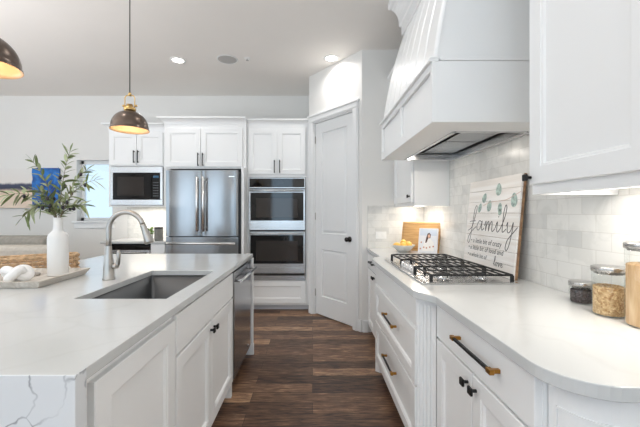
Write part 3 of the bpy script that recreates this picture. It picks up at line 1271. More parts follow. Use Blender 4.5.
# front frame leaves two recessed panels
b.box(-.005, .011, -.001, HL + .001, zb - .001, zb + .055, .002)
b.box(-.005, .011, -.001, HL + .001, za - .04, za, .002)
for (y0, y1) in ((-.0005, .03), (HL / 2 - .02, HL / 2 + .02), (HL - .03, HL + .0005)):
    b.box(-.004, .0115, y0, y1, zb + .05, za - .035, .002)
b.build('apron', WHITE, hd)
b = MB()
b.box(-.022, .03, -.004, HL + .004, za - .004, za + .012, .003)
b.box(-.014, .03, -.002, HL + .002, za + .012, za + .022, .003)
b.box(.035, HD, -.006, .002, za + .001, za + .02, .002)
b.build('ledge_moulding', WHITE, hd)
# chimney: side outline (x,z), planked front


def hx_at(z):
    u = (z - za) / (2.80 - za)
    return .006 + .185 * (.5 * u + .5 * u * u)


b = MB()
zz = [za + .01 + (2.80 - za - .01) * k / 10 for k in range(11)]
Rm = Matrix(((1, 0, 0, 0), (0, 0, -1, 0), (0, 1, 0, 0), (0, 0, 0, 1)))
sil = [(hx_at(z) + .012, z) for z in zz] + [(HD, 2.80), (HD, za + .01)]
b.prism(sil, -HL + .004, -.004, Rm)
b.build('chimney', WHITE, hd)
b = MB()
np_ = 7
for k in range(np_):
    y0 = HL * k / np_ + .003
    y1 = HL * (k + 1) / np_ - .003
    sl_ = [(hx_at(z), z) for z in zz] + [(hx_at(z) + .014, z) for z in reversed(zz)]
    t_ = bmesh.new()
    rows = []
    for z in zz:
        x = hx_at(z)
        rows.append([t_.verts.new((x + .013, y0 - .003, z)), t_.verts.new((x + .003, y0 + .004, z)), t_.verts.new((x - .003, y0 + .014, z)), t_.verts.new((x - .003, y1 - .014, z)), t_.verts.new((x + .003, y1 - .004, z)), t_.verts.new((x + .013, y1 + .003, z))])
    for A, B in zip(rows, rows[1:]):
        for q in range(5):
            t_.faces.new((A[q], A[q + 1], B[q + 1], B[q]))
    b.merge(t_)
b.build('front_planks', WHITE, hd)
b = MB()
x8 = hx_at(2.78)
b.box(x8 - .02, HD, -.012, HL + .012, 2.77, 2.86, .003)
prof = [(x8 - .02, 2.86), (x8 - .03, 2.87)]
for k in range(7):
    a = k / 6 * PI / 2
    prof.append((x8 - .03 - .085 * (1 - math.cos(a)), 2.88 + .13 * math.sin(a)))
prof += [(x8 - .125, 3.02), (x8 - .125, CZ - .001), (HD, CZ - .001), (HD, 2.86)]
b.prism(prof, -HL - .05, .05, Rm)
b.build('crown_moulding', WHITE, hd)
# steel insert with baffle filters, controls and two lamps
ins = MB()
ins.box(ox0, ox1, oy0, oy1, zb + .075, zb + .085)
for (x0, x1, y0, y1) in ((ox0, ox0 + .004, oy0, oy1), (ox1 - .004, ox1, oy0, oy1), (ox0, ox1, oy0, oy0 + .004), (ox0, ox1, oy1 - .004, oy1)):
    ins.box(x0, x1, y0, y1, zb + .0, zb + .085)
for (x0, x1, y0, y1) in ((ox0 - .012, ox0 + .006, oy0 - .012, oy1 + .012), (ox1 - .006, ox1 + .012, oy0 - .012, oy1 + .012), (ox0, ox1, oy0 - .012, oy0 + .006), (ox0, ox1, oy1 - .006, oy1 + .012)):
    ins.box(x0, x1, y0, y1, zb - .003, zb + .002)
ip = ins.build('steel_insert', STEELH, hd)
for k in range(2):
    y0 = oy0 + .03 + k * (oy1 - oy0 - .06) / 2
    y1 = y0 + (oy1 - oy0 - .06) / 2 - .012
    b = MB()
    b.box(ox0 + .13, ox1 - .02, y0, y1, zb + .055, zb + .06, m=1)
    n = 12
    for q in range(n):
        xa = ox0 + .135 + (ox1 - ox0 - .16) * q / n
        b.box(xa, xa + (ox1 - ox0 - .16) / n * .6, y0 + .006, y1 - .006, zb + .044, zb + .054, .002)
    b.build('baffle_filter', [STEELH, GAP], ip)
MB().box(ox0 + .012, ox0 + .115, oy0 + .02, oy1 - .02, zb + .052, zb + .075, .004).build('control_bar', STEELH, ip)
LAMP = glow('hood_lamp_glow', (1, .93, .82, 1), 3)
for yy in (oy0 + .14, oy1 - .14):
    MB().lathe([(0, 0), (.022, 0), (.03, .006), (.03, .012)], 18, Matrix.Translation((ox0 + .065, yy, zb + .043))).build('lamp', LAMP, ip)
    b = MB().lathe([(0, 0), (.013, 0), (.014, .02)], 14, Matrix.Translation((ox0 + .065, (oy0 + oy1) / 2 + (yy - (oy0 + oy1) / 2) * .3, zb + .032)))
    b.build('control_knob', CHROME, ip)

# ------------------------------------------------------------------ wall cabinets on the right wall
UX = .873
t = thing('wall_cabinet', 'white upper cabinet at the near right above the glass jars', 'cabinet', (UX, 1.335, 0), -PI / 2)
UW, UD = 1.25, RX - .009 - UX
b = MB()
b.box(0, UW, 0, UD, 1.395, 2.62)
b.build('body', WHITE, t)
b = MB()
b.box(0, UW, 0.0, .02, 1.362, 1.396, .001)
b.box(0, .018, 0.02, UD, 1.362, 1.396, .001)
b.build('light_rail', WHITE, t)
d = front('door', .012, .50, 1.402, 2.60, WHITE, t, rail=.064)
knob(d, .016 + .006, 1.428, s=.013)
d = front('door', .506, .99, 1.402, 2.60, WHITE, t, rail=.064)
crown(t, 0, UW, 0, UD, 2.62, 2.76, .09)
MB().box(.05, UW - .05, .22, .26, 1.380, 1.3945).build('light_strip', glow('strip_glow', (1, .95, .88, 1), 3), t)

SXu = .892
t = thing('wall_cabinet', 'small white upper cabinet between the range hood and the pantry wall', 'cabinet', (SXu, PY - .010, 0), -PI / 2)
SW, SD = PY - .01 - 2.95, RX - .009 - SXu
b = MB()
b.box(0, SW, 0, SD, 1.375, 2.62)
b.box(SW - .015, SW + .004, 0.0, .03, 1.375, 2.62, .001)
b.build('body', WHITE, t)
b = MB()
b.box(0, SW, 0.0, .02, 1.352, 1.376, .001)
b.box(SW - .018, SW, .02, SD, 1.352, 1.376, .001)
b.build('light_rail', WHITE, t)
d = front('door', .03, SW - .03, 1.385, 2.60, WHITE, t)
knob(d, SW - .06, 1.44)
crown(t, 0, SW, 0, SD, 2.62, 2.76, .08)
MB().box(.05, SW - .08, .19, .23, 1.358, 1.3745).build('light_strip', glow('strip_glow_small', (1, .95, .88, 1), 3), t)

# ------------------------------------------------------------------ outlet on the pantry tile
t = thing('wall_outlet', 'white rectangular wall outlet on the tiles by the pantry', 'outlet', (.74, PY - .0085, 1.05))
MB().box(-.058, .058, -.006, 0, -.038, .038, .002).build('plate', PLATE, t)
for s in (-1, 1):
    MB().box(s * .026 - .017, s * .026 + .017, -.0085, -.005, -.016, .016, .003).build('socket', PLATE, t)

# ------------------------------------------------------------------ the sign
SL, SH, ST = .615, .60, .026
tilt = math.atan2(.055, SH)
sg = bpy.data.objects.new('wood_sign', None)
COL.objects.link(sg)
tag(sg, 'white plank sign with a handwritten family verse leaning behind the cooktop', 'sign')
sg.location = (RX - .012 - .028 - .058, 1.865 + SL, CT + .001)
sg.rotation_euler = (0, 0, -PI / 2)
# local: x to the right of the picture, y into the wall, z up; tilt about x
SM = Matrix.Rotation(-tilt, 4, 'X')
WWASH = wood_mat('whitewashed_plank', rgb(232, 226, 219), rgb(247, 245, 242), (2.5, 30, 30), .6)
BROWN = wood_mat('brown_plank', rgb(120, 88, 62), rgb(168, 132, 98), (3, 30, 30), .6)
b = MB()
b.box(0, SL, .010, ST, 0, SH, 0, SM, m=1)
npk = 8
for k in range(npk):
    b.box(.0, SL, 0, .0105, SH * k / npk + .0009, SH * (k + 1) / npk - .0009, .001, SM, m=0)
b.build('board', [WWASH, BROWN], sg)
INK = paint('dark_ink', rgb(82, 80, 80), .7)


def stroke(b, pts, r, closed=False, n=None):
    """smooth flat stroke through points (x,z) on the face"""
    P = [Vector((p[0], p[1])) for p in pts]
    out = []
    m = len(P)
    for i in range(m - 1):
        p0, p1, p2, p3 = P[max(0, i - 1)], P[i], P[i + 1], P[min(m - 1, i + 2)]
        for k in range(8):
            s = k / 8
            out.append(.5 * ((2 * p1) + (p2 - p0) * s + (2 * p0 - 5 * p1 + 4 * p2 - p3) * s * s + (3 * p1 - p0 - 3 * p2 + p3) * s ** 3))
    out.append(P[-1])
    L_, R_2 = [], []
    for i, q in enumerate(out):
        d = out[min(i + 1, len(out) - 1)] - out[max(i - 1, 0)]
        if d.length < 1e-9:
            d = Vector((1, 0))
        d.normalize()
        nn = Vector((-d.y, d.x))
        w_ = r * (.75 + .5 * abs(d.y))
        L_.append(q + nn * w_)
        R_2.append(q - nn * w_)
    va = []
    for a_, c_ in zip(L_, R_2):
        va.append([b.bm.verts.new(SM @ Vector((a_.x, -.0012, a_.y))), b.bm.verts.new(SM @ Vector((c_.x, -.0012, c_.y)))])
    for A, B in zip(va, va[1:]):
        b.face((A[0], A[1], B[1], B[0]))


def word(name, strokes, x, z, s, r, parent):
    b = MB()
    for st in strokes:
        stroke(b, [(x + p[0] * s, z + p[1] * s) for p in st], r)
    return b.build(name, INK, parent)


# script alphabet, x-height 1
G = {
    'f': ([[(-.3, -.15), (.25, .3), (.55, 1.3), (.75, 2.3), (.62, 2.55), (.42, 2.0), (.3, .6), (.12, -1.0), (-.05, -1.45), (-.22, -1.2), (.0, -.5), (.55, .1), (.85, .35)], [(-.15, .85), (.3, .92), (.75, .95)]], .95),
    'a': ([[(.62, .85), (.3, .98), (.05, .6), (.02, .2), (.18, 0), (.42, .2), (.62, .8), (.66, .95), (.62, .35), (.72, .02), (.95, .25)]], .98),
    'm': ([[(0, .5), (.18, .95), (.2, 0), (.28, .55), (.48, .96), (.56, .7), (.56, 0), (.66, .6), (.86, .96), (.94, .7), (.95, .15), (1.05, 0), (1.3, .3)]], 1.32),
    'i': ([[(0, .35), (.2, .95), (.2, .2), (.32, 0), (.58, .35)], [(.27, 1.38), (.31, 1.48)]], .58),
    'l': ([[(-.02, .3), (.35, 1.3), (.5, 2.2), (.38, 2.5), (.24, 1.9), (.2, .5), (.28, .03), (.6, .35)]], .6),
    'y': ([[(0, .6), (.12, .95), (.12, .3), (.25, .02), (.5, .3), (.66, .95), (.6, .0), (.42, -1.1), (.22, -1.55), (.08, -1.3), (.25, -.6), (.75, .1), (1.1, .55)]], 1.1),
    'o': ([[(.3, .95), (.08, .75), (.05, .25), (.25, 0), (.48, .25), (.48, .75), (.3, .95), (.5, .8), (.75, .85)]], .75),
    'v': ([[(0, .75), (.12, .95), (.28, .0), (.55, .9), (.8, .8)]], .78),
    'e': ([[(0, .35), (.4, .55), (.45, .85), (.28, .98), (.1, .65), (.12, .2), (.32, 0), (.7, .35)]], .7),
}


def script(name, text, x, z, s, r, sx=1.0):
    strokes = []
    cx = 0
    for ch in text:
        st, adv = G[ch]
        for p in st:
            strokes.append([((cx + q[0]) * sx, q[1]) for q in p])
        cx += adv
    return word(name, strokes, x, z, s, r, sg)


script('lettering', 'family', .062, .258, .066, .0025, 1.52)


def printed(text, x, z, size, name='lettering', bullet=True):
    c = bpy.data.curves.new('tmp', 'FONT')
    c.body = text
    c.size = size
    c.shear = .15
    c.space_character = 1.02
    c.resolution_u = 2
    o = bpy.data.objects.new('tmp', c)
    COL.objects.link(o)
    dg = bpy.context.evaluated_depsgraph_get()
    me = bpy.data.meshes.new_from_object(o.evaluated_get(dg))
    bpy.data.objects.remove(o)
    bpy.data.curves.remove(c)
    me.transform(SM @ Matrix.Translation((x, -.0012, z)) @ Matrix.Rotation(PI / 2, 4, 'X'))
    me.name = name
    me.materials.clear()
    me.materials.append(INK)
    return link(bpy.data.objects.new(name, me), sg)


printed('\u2022 a little bit of crazy', .090, .170, .047)
printed('\u2022 a little bit of loud and', .060, .122, .046)
printed('\u2022 a whole lot of', .060, .074, .040)
script('lettering', 'love', .405, .052, .023, .0018, 1.6)
SAGE = paint('sage_watercolour', rgb(170, 188, 180), .7, var=.4, scale=60)
TWIG = paint('pink_twig', rgb(206, 176, 160), .7)
b = MB()
stroke(b, [(.02 + .60, .497), (.56, .478), (.48, .455), (.40, .45), (.30, .445), (.22, .425)], .0018)
b.build('painted_twig', TWIG, sg)
for (lx, lz, lw, lh, ra) in tuple((a_[0] + .02, a_[1] + .036) + a_[2:] for a_ in ((.37, .487, .036, .058, .1), (.205, .44, .030, .05, -.5), (.54, .415, .036, .062, .15), (.275, .386, .032, .054, -.2), (.40, .373, .027, .045, .1), (.405, .325 + .02, .022, .03, .2), (.155, .375, .026, .048, -.45))):
    b = MB()
    pr = []
    for k in range(20):
        a = 2 * PI * k / 20
        x_, z_ = lw * math.cos(a) * (1 - .18 * math.sin(a)), lh * math.sin(a)
        x_, z_ = x_ * .85, z_ * .68
        pr.append(b.bm.verts.new(SM @ Vector((lx + x_ * math.cos(ra) - z_ * math.sin(ra), -.0010, lz + x_ * math.sin(ra) + z_ * math.cos(ra)))))
    b.face(pr)
    b.build('painted_leaf', SAGE, sg)

# ------------------------------------------------------------------ jars at the right
LIDM = brushed('lid_steel', (0.50, 0.49, 0.48, 1), .28, 'x')
JARG = glass('jar_glass', (0.96, 0.975, 0.97, 1))


def grain_mat(name, c0, c1, sc):
    m, nt, p = new_mat(name)
    v = nt.nodes.new('ShaderNodeTexVoronoi')
    v.inputs['Scale'].default_value = sc
    nt.links.new(coords(nt), v.inputs['Vector'])
    r = nt.nodes.new('ShaderNodeValToRGB')
    r.color_ramp.elements[0].color = c0
    r.color_ramp.elements[1].color = c1
    nt.links.new(v.outputs['Color'], r.inputs['Fac'])
    nt.links.new(r.outputs['Color'], p.inputs['Base Color'])
    p.inputs['Roughness'].default_value = .7
    bn = nt.nodes.new('ShaderNodeBump')
    bn.invert = True
    bn.inputs['Strength'].default_value = .8
    bn.inputs['Distance'].default_value = .006
    nt.links.new(v.outputs['Distance'], bn.inputs['Height'])
    nt.links.new(bn.outputs['Normal'], p.inputs['Normal'])
    return m


def jar(x, y, r, h, fill, mat, label, fname):
    t = thing('glass_jar', label, 'jar', (x, y, CT + .0005))
    lid = .018
    MB().lathe([(0, 0), (r - .004, 0), (r, .005), (r, h - lid - .006), (r - .004, h - lid)], 40).build('glass_body', JARG, t)
    MB().lathe([(0, h - lid - .008), (r - .006, h - lid - .008), (r - .006, h - lid), (r + .003, h - lid), (r + .003, h - .002), (r + .001, h), (r - .003, h + .001), (0, h + .001)], 40).build('lid', LIDM, t)
    prof = [(0, .005), (r - .006, .005), (r - .004, .009), (r - .004, fill)]
    b = MB().lathe(prof, 40)
    n = 6
    # uneven top surface
    rg = [(r - .004, fill)] + [((r - .004) * (1 - k / n), fill + .004 * math.sin(k * 2.1)) for k in range(1, n)] + [(0, fill + .004)]
    b.lathe(rg, 40)
    b.build(fname, mat, t)
    return t


jar(1.121, 1.40, .042, .090, .055, grain_mat('dark_tea', rgb(38, 32, 32), rgb(118, 104, 102), 150), 'short glass jar of dark tea, smallest of the counter jars', 'tea')
jar(1.089, 1.235, .050, .178, .105, grain_mat('golden_granola', rgb(178, 120, 62), rgb(250, 222, 172), 165), 'medium glass jar half full of golden granola', 'granola')
jar(1.095, 1.105, .052, .276, .205, wood_mat('tan_oats', rgb(206, 160, 112), rgb(238, 206, 164), (60, 60, 8), .7), 'tall glass jar of tan food at the right edge of the picture', 'oats')

# ------------------------------------------------------------------ board, book, bowl in the far corner
MAPLE = wood_mat('maple_board', rgb(196, 148, 88), rgb(222, 180, 122), (6, 60, 60), .45)
p0, p1 = Vector((.898, 3.435)), Vector((1.170, 3.130))
dd = (p1 - p0).normalized()
ang = math.atan2(dd.y, dd.x)
cb = bpy.data.objects.new('cutting_board', None)
COL.objects.link(cb)
tag(cb, 'rectangular light wood cutting board leaning in the corner behind the book', 'cutting board')
cb.location = (p0.x, p0.y, CT + .004)
cb.rotation_euler = (0, 0, ang)
BL, BH = (p1 - p0).length, .285
M2 = Matrix.Rotation(-math.radians(9), 4, 'X')
b = MB()
b.box(0, BL, 0, .024, 0, BH, .006, M2, seg=2)
b.build('board', MAPLE, cb)
b = MB()
b.tube([M2 @ Vector(v) for v in ((.02, -.0005, .02), (BL - .02, -.0005, .02), (BL - .02, -.0005, BH - .02), (.02, -.0005, BH - .02))], .0022, 6, closed=True)
b.build('juice_groove', wood_mat('groove_wood', rgb(150, 104, 56), rgb(170, 120, 70)), cb)

bk = bpy.data.objects.new('cookbook', None)
COL.objects.link(bk)
tag(bk, 'white cookbook with a woman on the cover, propped on the cutting board', 'book')
q0 = Vector((1.006, 3.138))
bk.location = (q0.x - .012, q0.y + .03, CT + .004)
bk.rotation_euler = (0, 0, ang + .22)
M3 = Matrix.Rotation(-math.radians(12), 4, 'X')
KW, KH = .172, .232
b = MB().box(.003, KW - .003, .003, .017, .003, KH - .003, 0, M3)
b.build('pages', paint('paper', rgb(238, 234, 226), .8), bk)
b = MB()
b.box(0, KW, 0, .003, 0, KH, 0, M3)
b.box(0, KW, .017, .020, 0, KH, 0, M3)
b.box(-.002, .002, 0, .02, 0, KH, 0, M3)
b.build('cover', paint('pale_cover', rgb(228, 228, 232), .35), bk)


def blob(name, mat, pts, yy):
    b = MB()
    b.face([b.bm.verts.new(M3 @ Vector((x * KW, yy, z * KH))) for x, z in pts])
    return b.build(name, mat, bk)


def ell(cx, cz, rx, rz, n=18):
    return [(cx + rx * math.cos(2 * PI * k / n), cz + rz * math.sin(2 * PI * k / n)) for k in range(n)]


blob('cover_sky', paint('pale_blue_print', rgb(206, 214, 226), .4), [(.05, .70), (.95, .70), (.95, .97), (.05, .97)], -.0005)
blob('cover_figure', paint('white_print', rgb(240, 236, 232), .4), [(.20, .08), (.85, .08), (.82, .42), (.62, .58), (.48, .58), (.30, .42)], -.0008)
blob('cover_hair', paint('dark_brown_print', rgb(84, 56, 50), .4), [(.36, .40), (.40, .62), (.46, .78), (.56, .82), (.64, .74), (.62, .60), (.52, .60), (.44, .42)], -.0011)
blob('cover_face', paint('skin_print', rgb(222, 176, 152), .4), ell(.545, .68, .065, .075), -.0014)
b = MB()
for (cx, cz) in ((.12, .16), (.30, .22), (.45, .20), (.62, .24), (.80, .27), (.15, .42)):
    b.face([b.bm.verts.new(M3 @ Vector((x * KW, -.0016, z * KH))) for x, z in ell(cx, cz, .045, .035, 10)])
b.build('cover_print', paint('rose_print', rgb(204, 150, 130), .4), bk)

bw = thing('fruit_bowl', 'wide shallow grey-white bowl holding lemons by the cutting board', 'bowl', (.872, 3.235, CT + .0005))
MB().lathe([(0, 0), (.045, 0), (.048, .006), (.075, .025), (.105, .058), (.112, .07), (.108, .07), (.100, .058), (.07, .03), (.04, .013), (0, .012)], 36).build('bowl', paint('speckled_stoneware', rgb(214, 212, 206), .45, var=.06, scale=60), bw)
LEM = paint('lemon_peel', rgb(236, 190, 92), .4, var=.08, scale=18, bump=.2)
lem_l = ['pale yellow lemon at the left rim of the fruit bowl', 'yellow lemon in front in the fruit bowl', 'yellow lemon at the right of the fruit bowl', 'yellow lemon at the back of the bowl, on top', 'pale lemon lowest at the middle of the fruit bowl']
for i, (lx, ly, lz, ra, rb) in enumerate(((-.060, -.005, .062, .3, .1), (-.008, -.040, .066, .9, .3), (.050, -.012, .072, 2.0, -.2), (.012, .035, .085, 1.2, .5), (-.01, .0, .042, 2.6, 0))):
    Mt = Matrix.Rotation(ra, 4, 'Z') @ Matrix.Rotation(PI / 2 + rb, 4, 'Y')
    lr = .031
    prof = []
    for k in range(13):
        a = -PI / 2 + PI * k / 12
        prof.append((lr * math.cos(a), lr * 1.22 * math.sin(a) * (1 + .12 * abs(math.sin(a)) ** 6)))
    prof[0] = (0, prof[0][1])
    prof[-1] = (0, prof[-1][1])
    o = MB().lathe(prof, 20, Mt).build('lemon', LEM, None, (.872 + lx, 3.235 + ly, CT + lz))
    tag(o, lem_l[i], 'lemon', 'lemons in the bowl')

# ------------------------------------------------------------------ island tray and what stands on it
TD = Vector((-.066, .998, 0))                     # long side, away from the camera
TW = Vector((-.998, -.066, 0))                    # to the left
ta = math.atan2(-TW.y, -TW.x)
tr = thing('serving_tray', 'whitewashed wooden tray on the island under the vase', 'tray', (-1.368, 1.675, CT + .0005), ta)
# local: x to the right (0 at right edge), y away
TLn, TWd = .385, .30
TRAYM = wood_mat('limed_wood', rgb(188, 178, 166), rgb(226, 220, 212), (40, 4, 30), .65)
b = MB()
b.box(-TWd, 0, 0, TLn, 0, .012, .002)
for (nx, ny, x0, x1, y0, y1) in ((1, 0, 0, 0, 0, TLn), (-1, 0, -TWd, -TWd, 0, TLn), (0, -1, -TWd, 0, 0, 0), (0, 1, -TWd, 0, TLn, TLn)):
    pass
fl = .022
lo = [(-TWd, 0), (0, 0), (0, TLn), (-TWd, TLn)]
r0 = [b.bm.verts.new((x, y, .001)) for x, y in lo]
ofs = [(-1, -1), (1, -1), (1, 1), (-1, 1)]
r1 = [b.bm.verts.new((x + o_[0] * fl, y + o_[1] * fl, .036)) for (x, y), o_ in zip(lo, ofs)]
r2_ = [b.bm.verts.new((x + o_[0] * (fl - .012), y + o_[1] * (fl - .012), .036)) for (x, y), o_ in zip(lo, ofs)]
r3 = [b.bm.verts.new((x - o_[0] * .012, y - o_[1] * .012, .012)) for (x, y), o_ in zip(lo, ofs)]
for A, B in ((r0, r1), (r1, r2_), (r2_, r3)):
    for i in range(4):
        b.face((A[i], A[(i + 1) % 4], B[(i + 1) % 4], B[i]))
b.build('tray_body', TRAYM, tr)
b = MB()
hp = [(-.22 + .12 * k / 10, TLn + fl - .005, .034 + .05 * math.sin(PI * k / 10)) for k in range(11)]
b.tube([(-.22, TLn + fl - .006, .02)] + hp + [(-.10, TLn + fl - .006, .02)], .006, 8)
b.build('handle', CERAMIC, tr)

vs = thing('vase', 'tall white ceramic bottle vase with olive branches on the tray', 'vase', (-1.484, 1.96, CT + .0135))
prof = [(0, 0), (.047, 0), (.051, .005), (.052, .20), (.051, .222), (.045, .240), (.031, .252), (.024, .262), (.022, .30), (.023, .335), (.020, .335), (.018, .30), (.019, .26), (.04, .235), (.046, .20), (.046, .012), (0, .011)]
MB().lathe(prof, 36).build('body', CERAMIC, vs)

# rattan basket
bs = thing('rattan_basket', 'woven rattan basket behind the vase and the tray on the island', 'basket', (-1.555, 2.225, CT + .0005), .635)
b = MB()
bl, bd, bh, cr = .46, .14, .098, .03
per = rrect(bl / 2, bd / 2, cr, 0, 4)


def walk(poly, step):
    out = []
    n = len(poly)
    for i in range(n):
        p, q = Vector(poly[i][:2]), Vector(poly[(i + 1) % n][:2])
        L = (q - p).length
        k = max(1, int(round(L / step)))
        for j in range(k):
            out.append(p + (q - p) * j / k)
    return out


pth = walk(per, .028)
if len(pth) % 2:
    pth.pop()
nrows = 4
for rw in range(nrows):
    z = .006 + rw * (bh - .012) / (nrows - 1)
    pl = []
    for i, p in enumerate(pth):
        q0, q1 = pth[i - 1], pth[(i + 1) % len(pth)]
        d = (q1 - q0).normalized()
        nn = Vector((d.y, -d.x))
        o_ = .0075 * (1 if (i + rw) % 2 else -1)
        pl.append((p.x + nn.x * o_ - bl / 2, p.y + nn.y * o_ + bd / 2, z))
    b.tube(pl, .0075, 6, closed=True)
for i, p in enumerate(pth):
    if i % 1 == 0:
        b.tube([(p.x - bl / 2, p.y + bd / 2, .0), (p.x - bl / 2, p.y + bd / 2, bh)], .0028, 5)
rt = [(p.x - bl / 2, p.y + bd / 2, bh) for p in pth]
b.tube(rt, .0075, 8, closed=True)
b.box(-bl + .01, -.01, .01, bd - .01, .0, .006)
RATTAN = paint('rattan', rgb(206, 172, 134), .6, var=.3, scale=45)
b.build('woven_body', RATTAN, bs)

# ceramic knot
kn = MB()
pk = []
for k in range(72):
    a = 2 * PI * k / 72
    pk.append((.022 * (math.sin(a) + 2 * math.sin(2 * a)) * .82, .022 * (math.cos(a) - 2 * math.cos(2 * a)) * .62, -.022 * math.sin(3 * a) * .95))
kn.tube(pk, .0225, 14, closed=True)
o = kn.build('ceramic_knot', CERAMIC, None, (-1.555, 1.765, CT + .0135 + .0435), (.0, 0, .4))
tag(o, 'chunky white ceramic knot near the front of the tray', 'ornament')
# bead garland
bg = MB()
for k in range(16):
    a = 2 * PI * k / 16
    t_ = bmesh.new()
    bmesh.ops.create_uvsphere(t_, u_segments=10, v_segments=7, radius=.0085)
    for f in t_.faces: f.smooth = True
    bg.merge(t_, Matrix.Translation((.042 * math.cos(a), .042 * math.sin(a), .0085)))
o = bg.build('bead_garland', paint('grey_bead', rgb(176, 168, 160), .6, var=.1), None, (-1.625, 1.93, CT + .0135))
tag(o, 'ring of grey wooden beads lying behind the white knot on the tray', 'beads')

# olive branches
LEAFM = [paint('olive_leaf', rgb(112, 126, 78), .5, var=.25, scale=25), paint('olive_leaf_pale', rgb(168, 176, 138), .55, var=.15, scale=25)]
STEM = paint('olive_stem', rgb(120, 106, 84), .7)
OLIVE = paint('olive_fruit', rgb(40, 34, 42), .35, var=.1)
neck = Vector((-1.484, 1.96, CT + .0135 + .325))
tips = [((.055, .02, .40), 'longest olive branch rising straight up from the vase', 15, .05),
        ((-.115, -.04, .33), 'olive branch rising to the upper left, before the blue part of the painting', 10, .05),
        ((.235, -.03, .225), 'olive branch reaching far right in front of the window', 12, -.03),
        ((-.275, -.02, .14), 'olive branch reaching furthest left across the painting', 12, -.06),
        ((-.215, .05, .05), 'low olive branch drooping to the left of the vase', 9, -.09),
        ((.125, .04, .085), 'short olive branch low on the right with dark olives', 9, .0),
        ((-.03, -.10, .16), 'short olive branch in front, leaning towards the near end of the island', 10, .03),
        ((.10, .10, .30), 'olive branch rising to the upper right of the longest one', 12, .03),
        ((-.15, -.06, .015), 'lowest olive branch, its leaves hanging beside the vase neck', 8, -.1)]
random.seed(11)
for (tp, lab, nl, bend) in tips:
    t = thing('olive_branch', lab, 'branch', tuple(neck), 0, 'olive branches in the vase')
    tp = Vector(tp)
    start = Vector((tp.x * .04, tp.y * .04, -.20))
    mid_ = Vector((tp.x * .35, tp.y * .35, tp.z * .55 + .05 + max(0, -bend)))
    path = []
    for k in range(13):
        s = k / 12
        if s < .25:
            path.append(start.lerp(Vector((tp.x * .05, tp.y * .05, 0)), s / .25))
        else:
            u = (s - .25) / .75
            a0 = Vector((tp.x * .05, tp.y * .05, 0))
            path.append(a0 * (1 - u) ** 2 + mid_ * 2 * u * (1 - u) + tp * u * u)
    MB().tube(path, [.0028 - .0018 * k / 12 for k in range(13)], 6).build('stem', STEM, t)
    b = MB()
    for k in range(nl):
        s = .30 + .68 * k / (nl - 1)
        fi = s * 12
        i0 = min(11, int(fi))
        p = path[i0].lerp(path[i0 + 1], fi - i0)
        d = (path[i0 + 1] - path[i0]).normalized()
        sd = d.cross(Vector((0, -1, .2))).normalized()
        for sgn in (-1, 1):
            dirv = d * random.uniform(.5, 1.0) + sd * sgn * random.uniform(.5, 1.0) + Vector((0, random.uniform(-.6, .6), random.uniform(-.1, .25)))
            leaf(b, p, dirv, random.uniform(.05, .085), random.uniform(.0065, .0095), random.uniform(.05, .35), random.choice((0, 0, 1)), .3)
    leaf(b, path[-1], d, .06, .008, .1, 0)
    b.build('leaves', LEAFM, t, recalc=False)
    for k in range(random.randint(2, 3)):
        i0 = random.randint(5, 11)
        p = path[i0] + Vector((random.uniform(-.02, .02), random.uniform(-.02, .0), random.uniform(-.022, -.008)))
        b = MB()
        b.lathe([(0, -.012)] + [(.0085 * math.cos(a), .012 * math.sin(a)) for a in [(-PI / 2 + PI * q / 8) for q in range(1, 8)]] + [(0, .012)], 10, Matrix.Translation(p))
        b.tube([p + Vector((0, 0, .010)), path[i0]], .0008, 4)
        b.build('olive', OLIVE, t)

# ------------------------------------------------------------------ pendants


YOKE = paint('pale_brass', rgb(214, 178, 116), .28, 1.0, var=.04)


def pendant(x, y, label):
    t = thing('pendant_lamp', label, 'lamp', (x, y, 1.797), 0, 'island pendant lamps')
    R_ = .106
    prof = [(R_ + .004, 0), (R_ + .004, .006), (R_ - .001, .010)]
    n = 12
    for k in range(1, n):
        a = k / n * PI / 2
        prof.append(((R_) * math.cos(a) ** .85, .010 + .106 * math.sin(a)))
    prof.append((.022, .118))
    b = MB().lathe(prof, 40, m=0)
    inn = [(R_ + .004, 0)] + [((R_ - .004) * math.cos(k / n * PI / 2) ** .85, .004 + .106 * math.sin(k / n * PI / 2)) for k in range(0, n)] + [(.018, .116)]
    b.lathe(inn, 40, m=1)
    b.build('shade', [paint('gunmetal_shade', rgb(104, 92, 84), .3, .9, var=.06), paint('shade_lining', rgb(214, 178, 140), .45, .1, var=.03)], t)
    b = MB()
    b.lathe([(0, .118), (.032, .118), (.034, .124), (.034, .136), (.020, .142), (.018, .158), (0, .160)], 24)
    for s in (-1, 1):
        b.tube([(s * .028, 0, .13), (s * .030, 0, .15), (s * .030, 0, .200), (s * .022, 0, .212), (0, 0, .216)], .0032, 8)
        b.tube([(s * .028, 0, .15), (s * .044, 0, .15)], .007, 10)
    b.lathe([(0, .21), (.010, .21), (.010, .222), (.005, .232), (0, .232)], 14)
    b.build('yoke', YOKE, t)
    MB().tube([(0, 0, .23), (0, 0, CZ - 1.797 - .02)], .0032, 8).build('rod', BLACK, t)
    MB().lathe([(0, -.025), (.055, -.025), (.06, -.018), (.06, -.001), (0, -.001)], 28, Matrix.Translation((0, 0, CZ - 1.797))).build('canopy', BLACK, t)
    bu = MB()
    bu.lathe([(0, .028), (.014, .030), (.026, .045), (.029, .06), (.024, .075), (.014, .09), (.013, .112), (0, .113)], 20)
    bu.build('bulb', glow('bulb_glow', (1, .80, .52, 1), 6), t)
    d = bpy.data.lights.new('bulb_light', 'POINT')
    d.energy = 0.4
    d.color = (1, .84, .64)
    d.shadow_soft_size = .03
    lo_ = bpy.data.objects.new('bulb_light', d)
    COL.objects.link(lo_)
    lo_.parent = t
    lo_.location = (0, 0, .015)
    return t


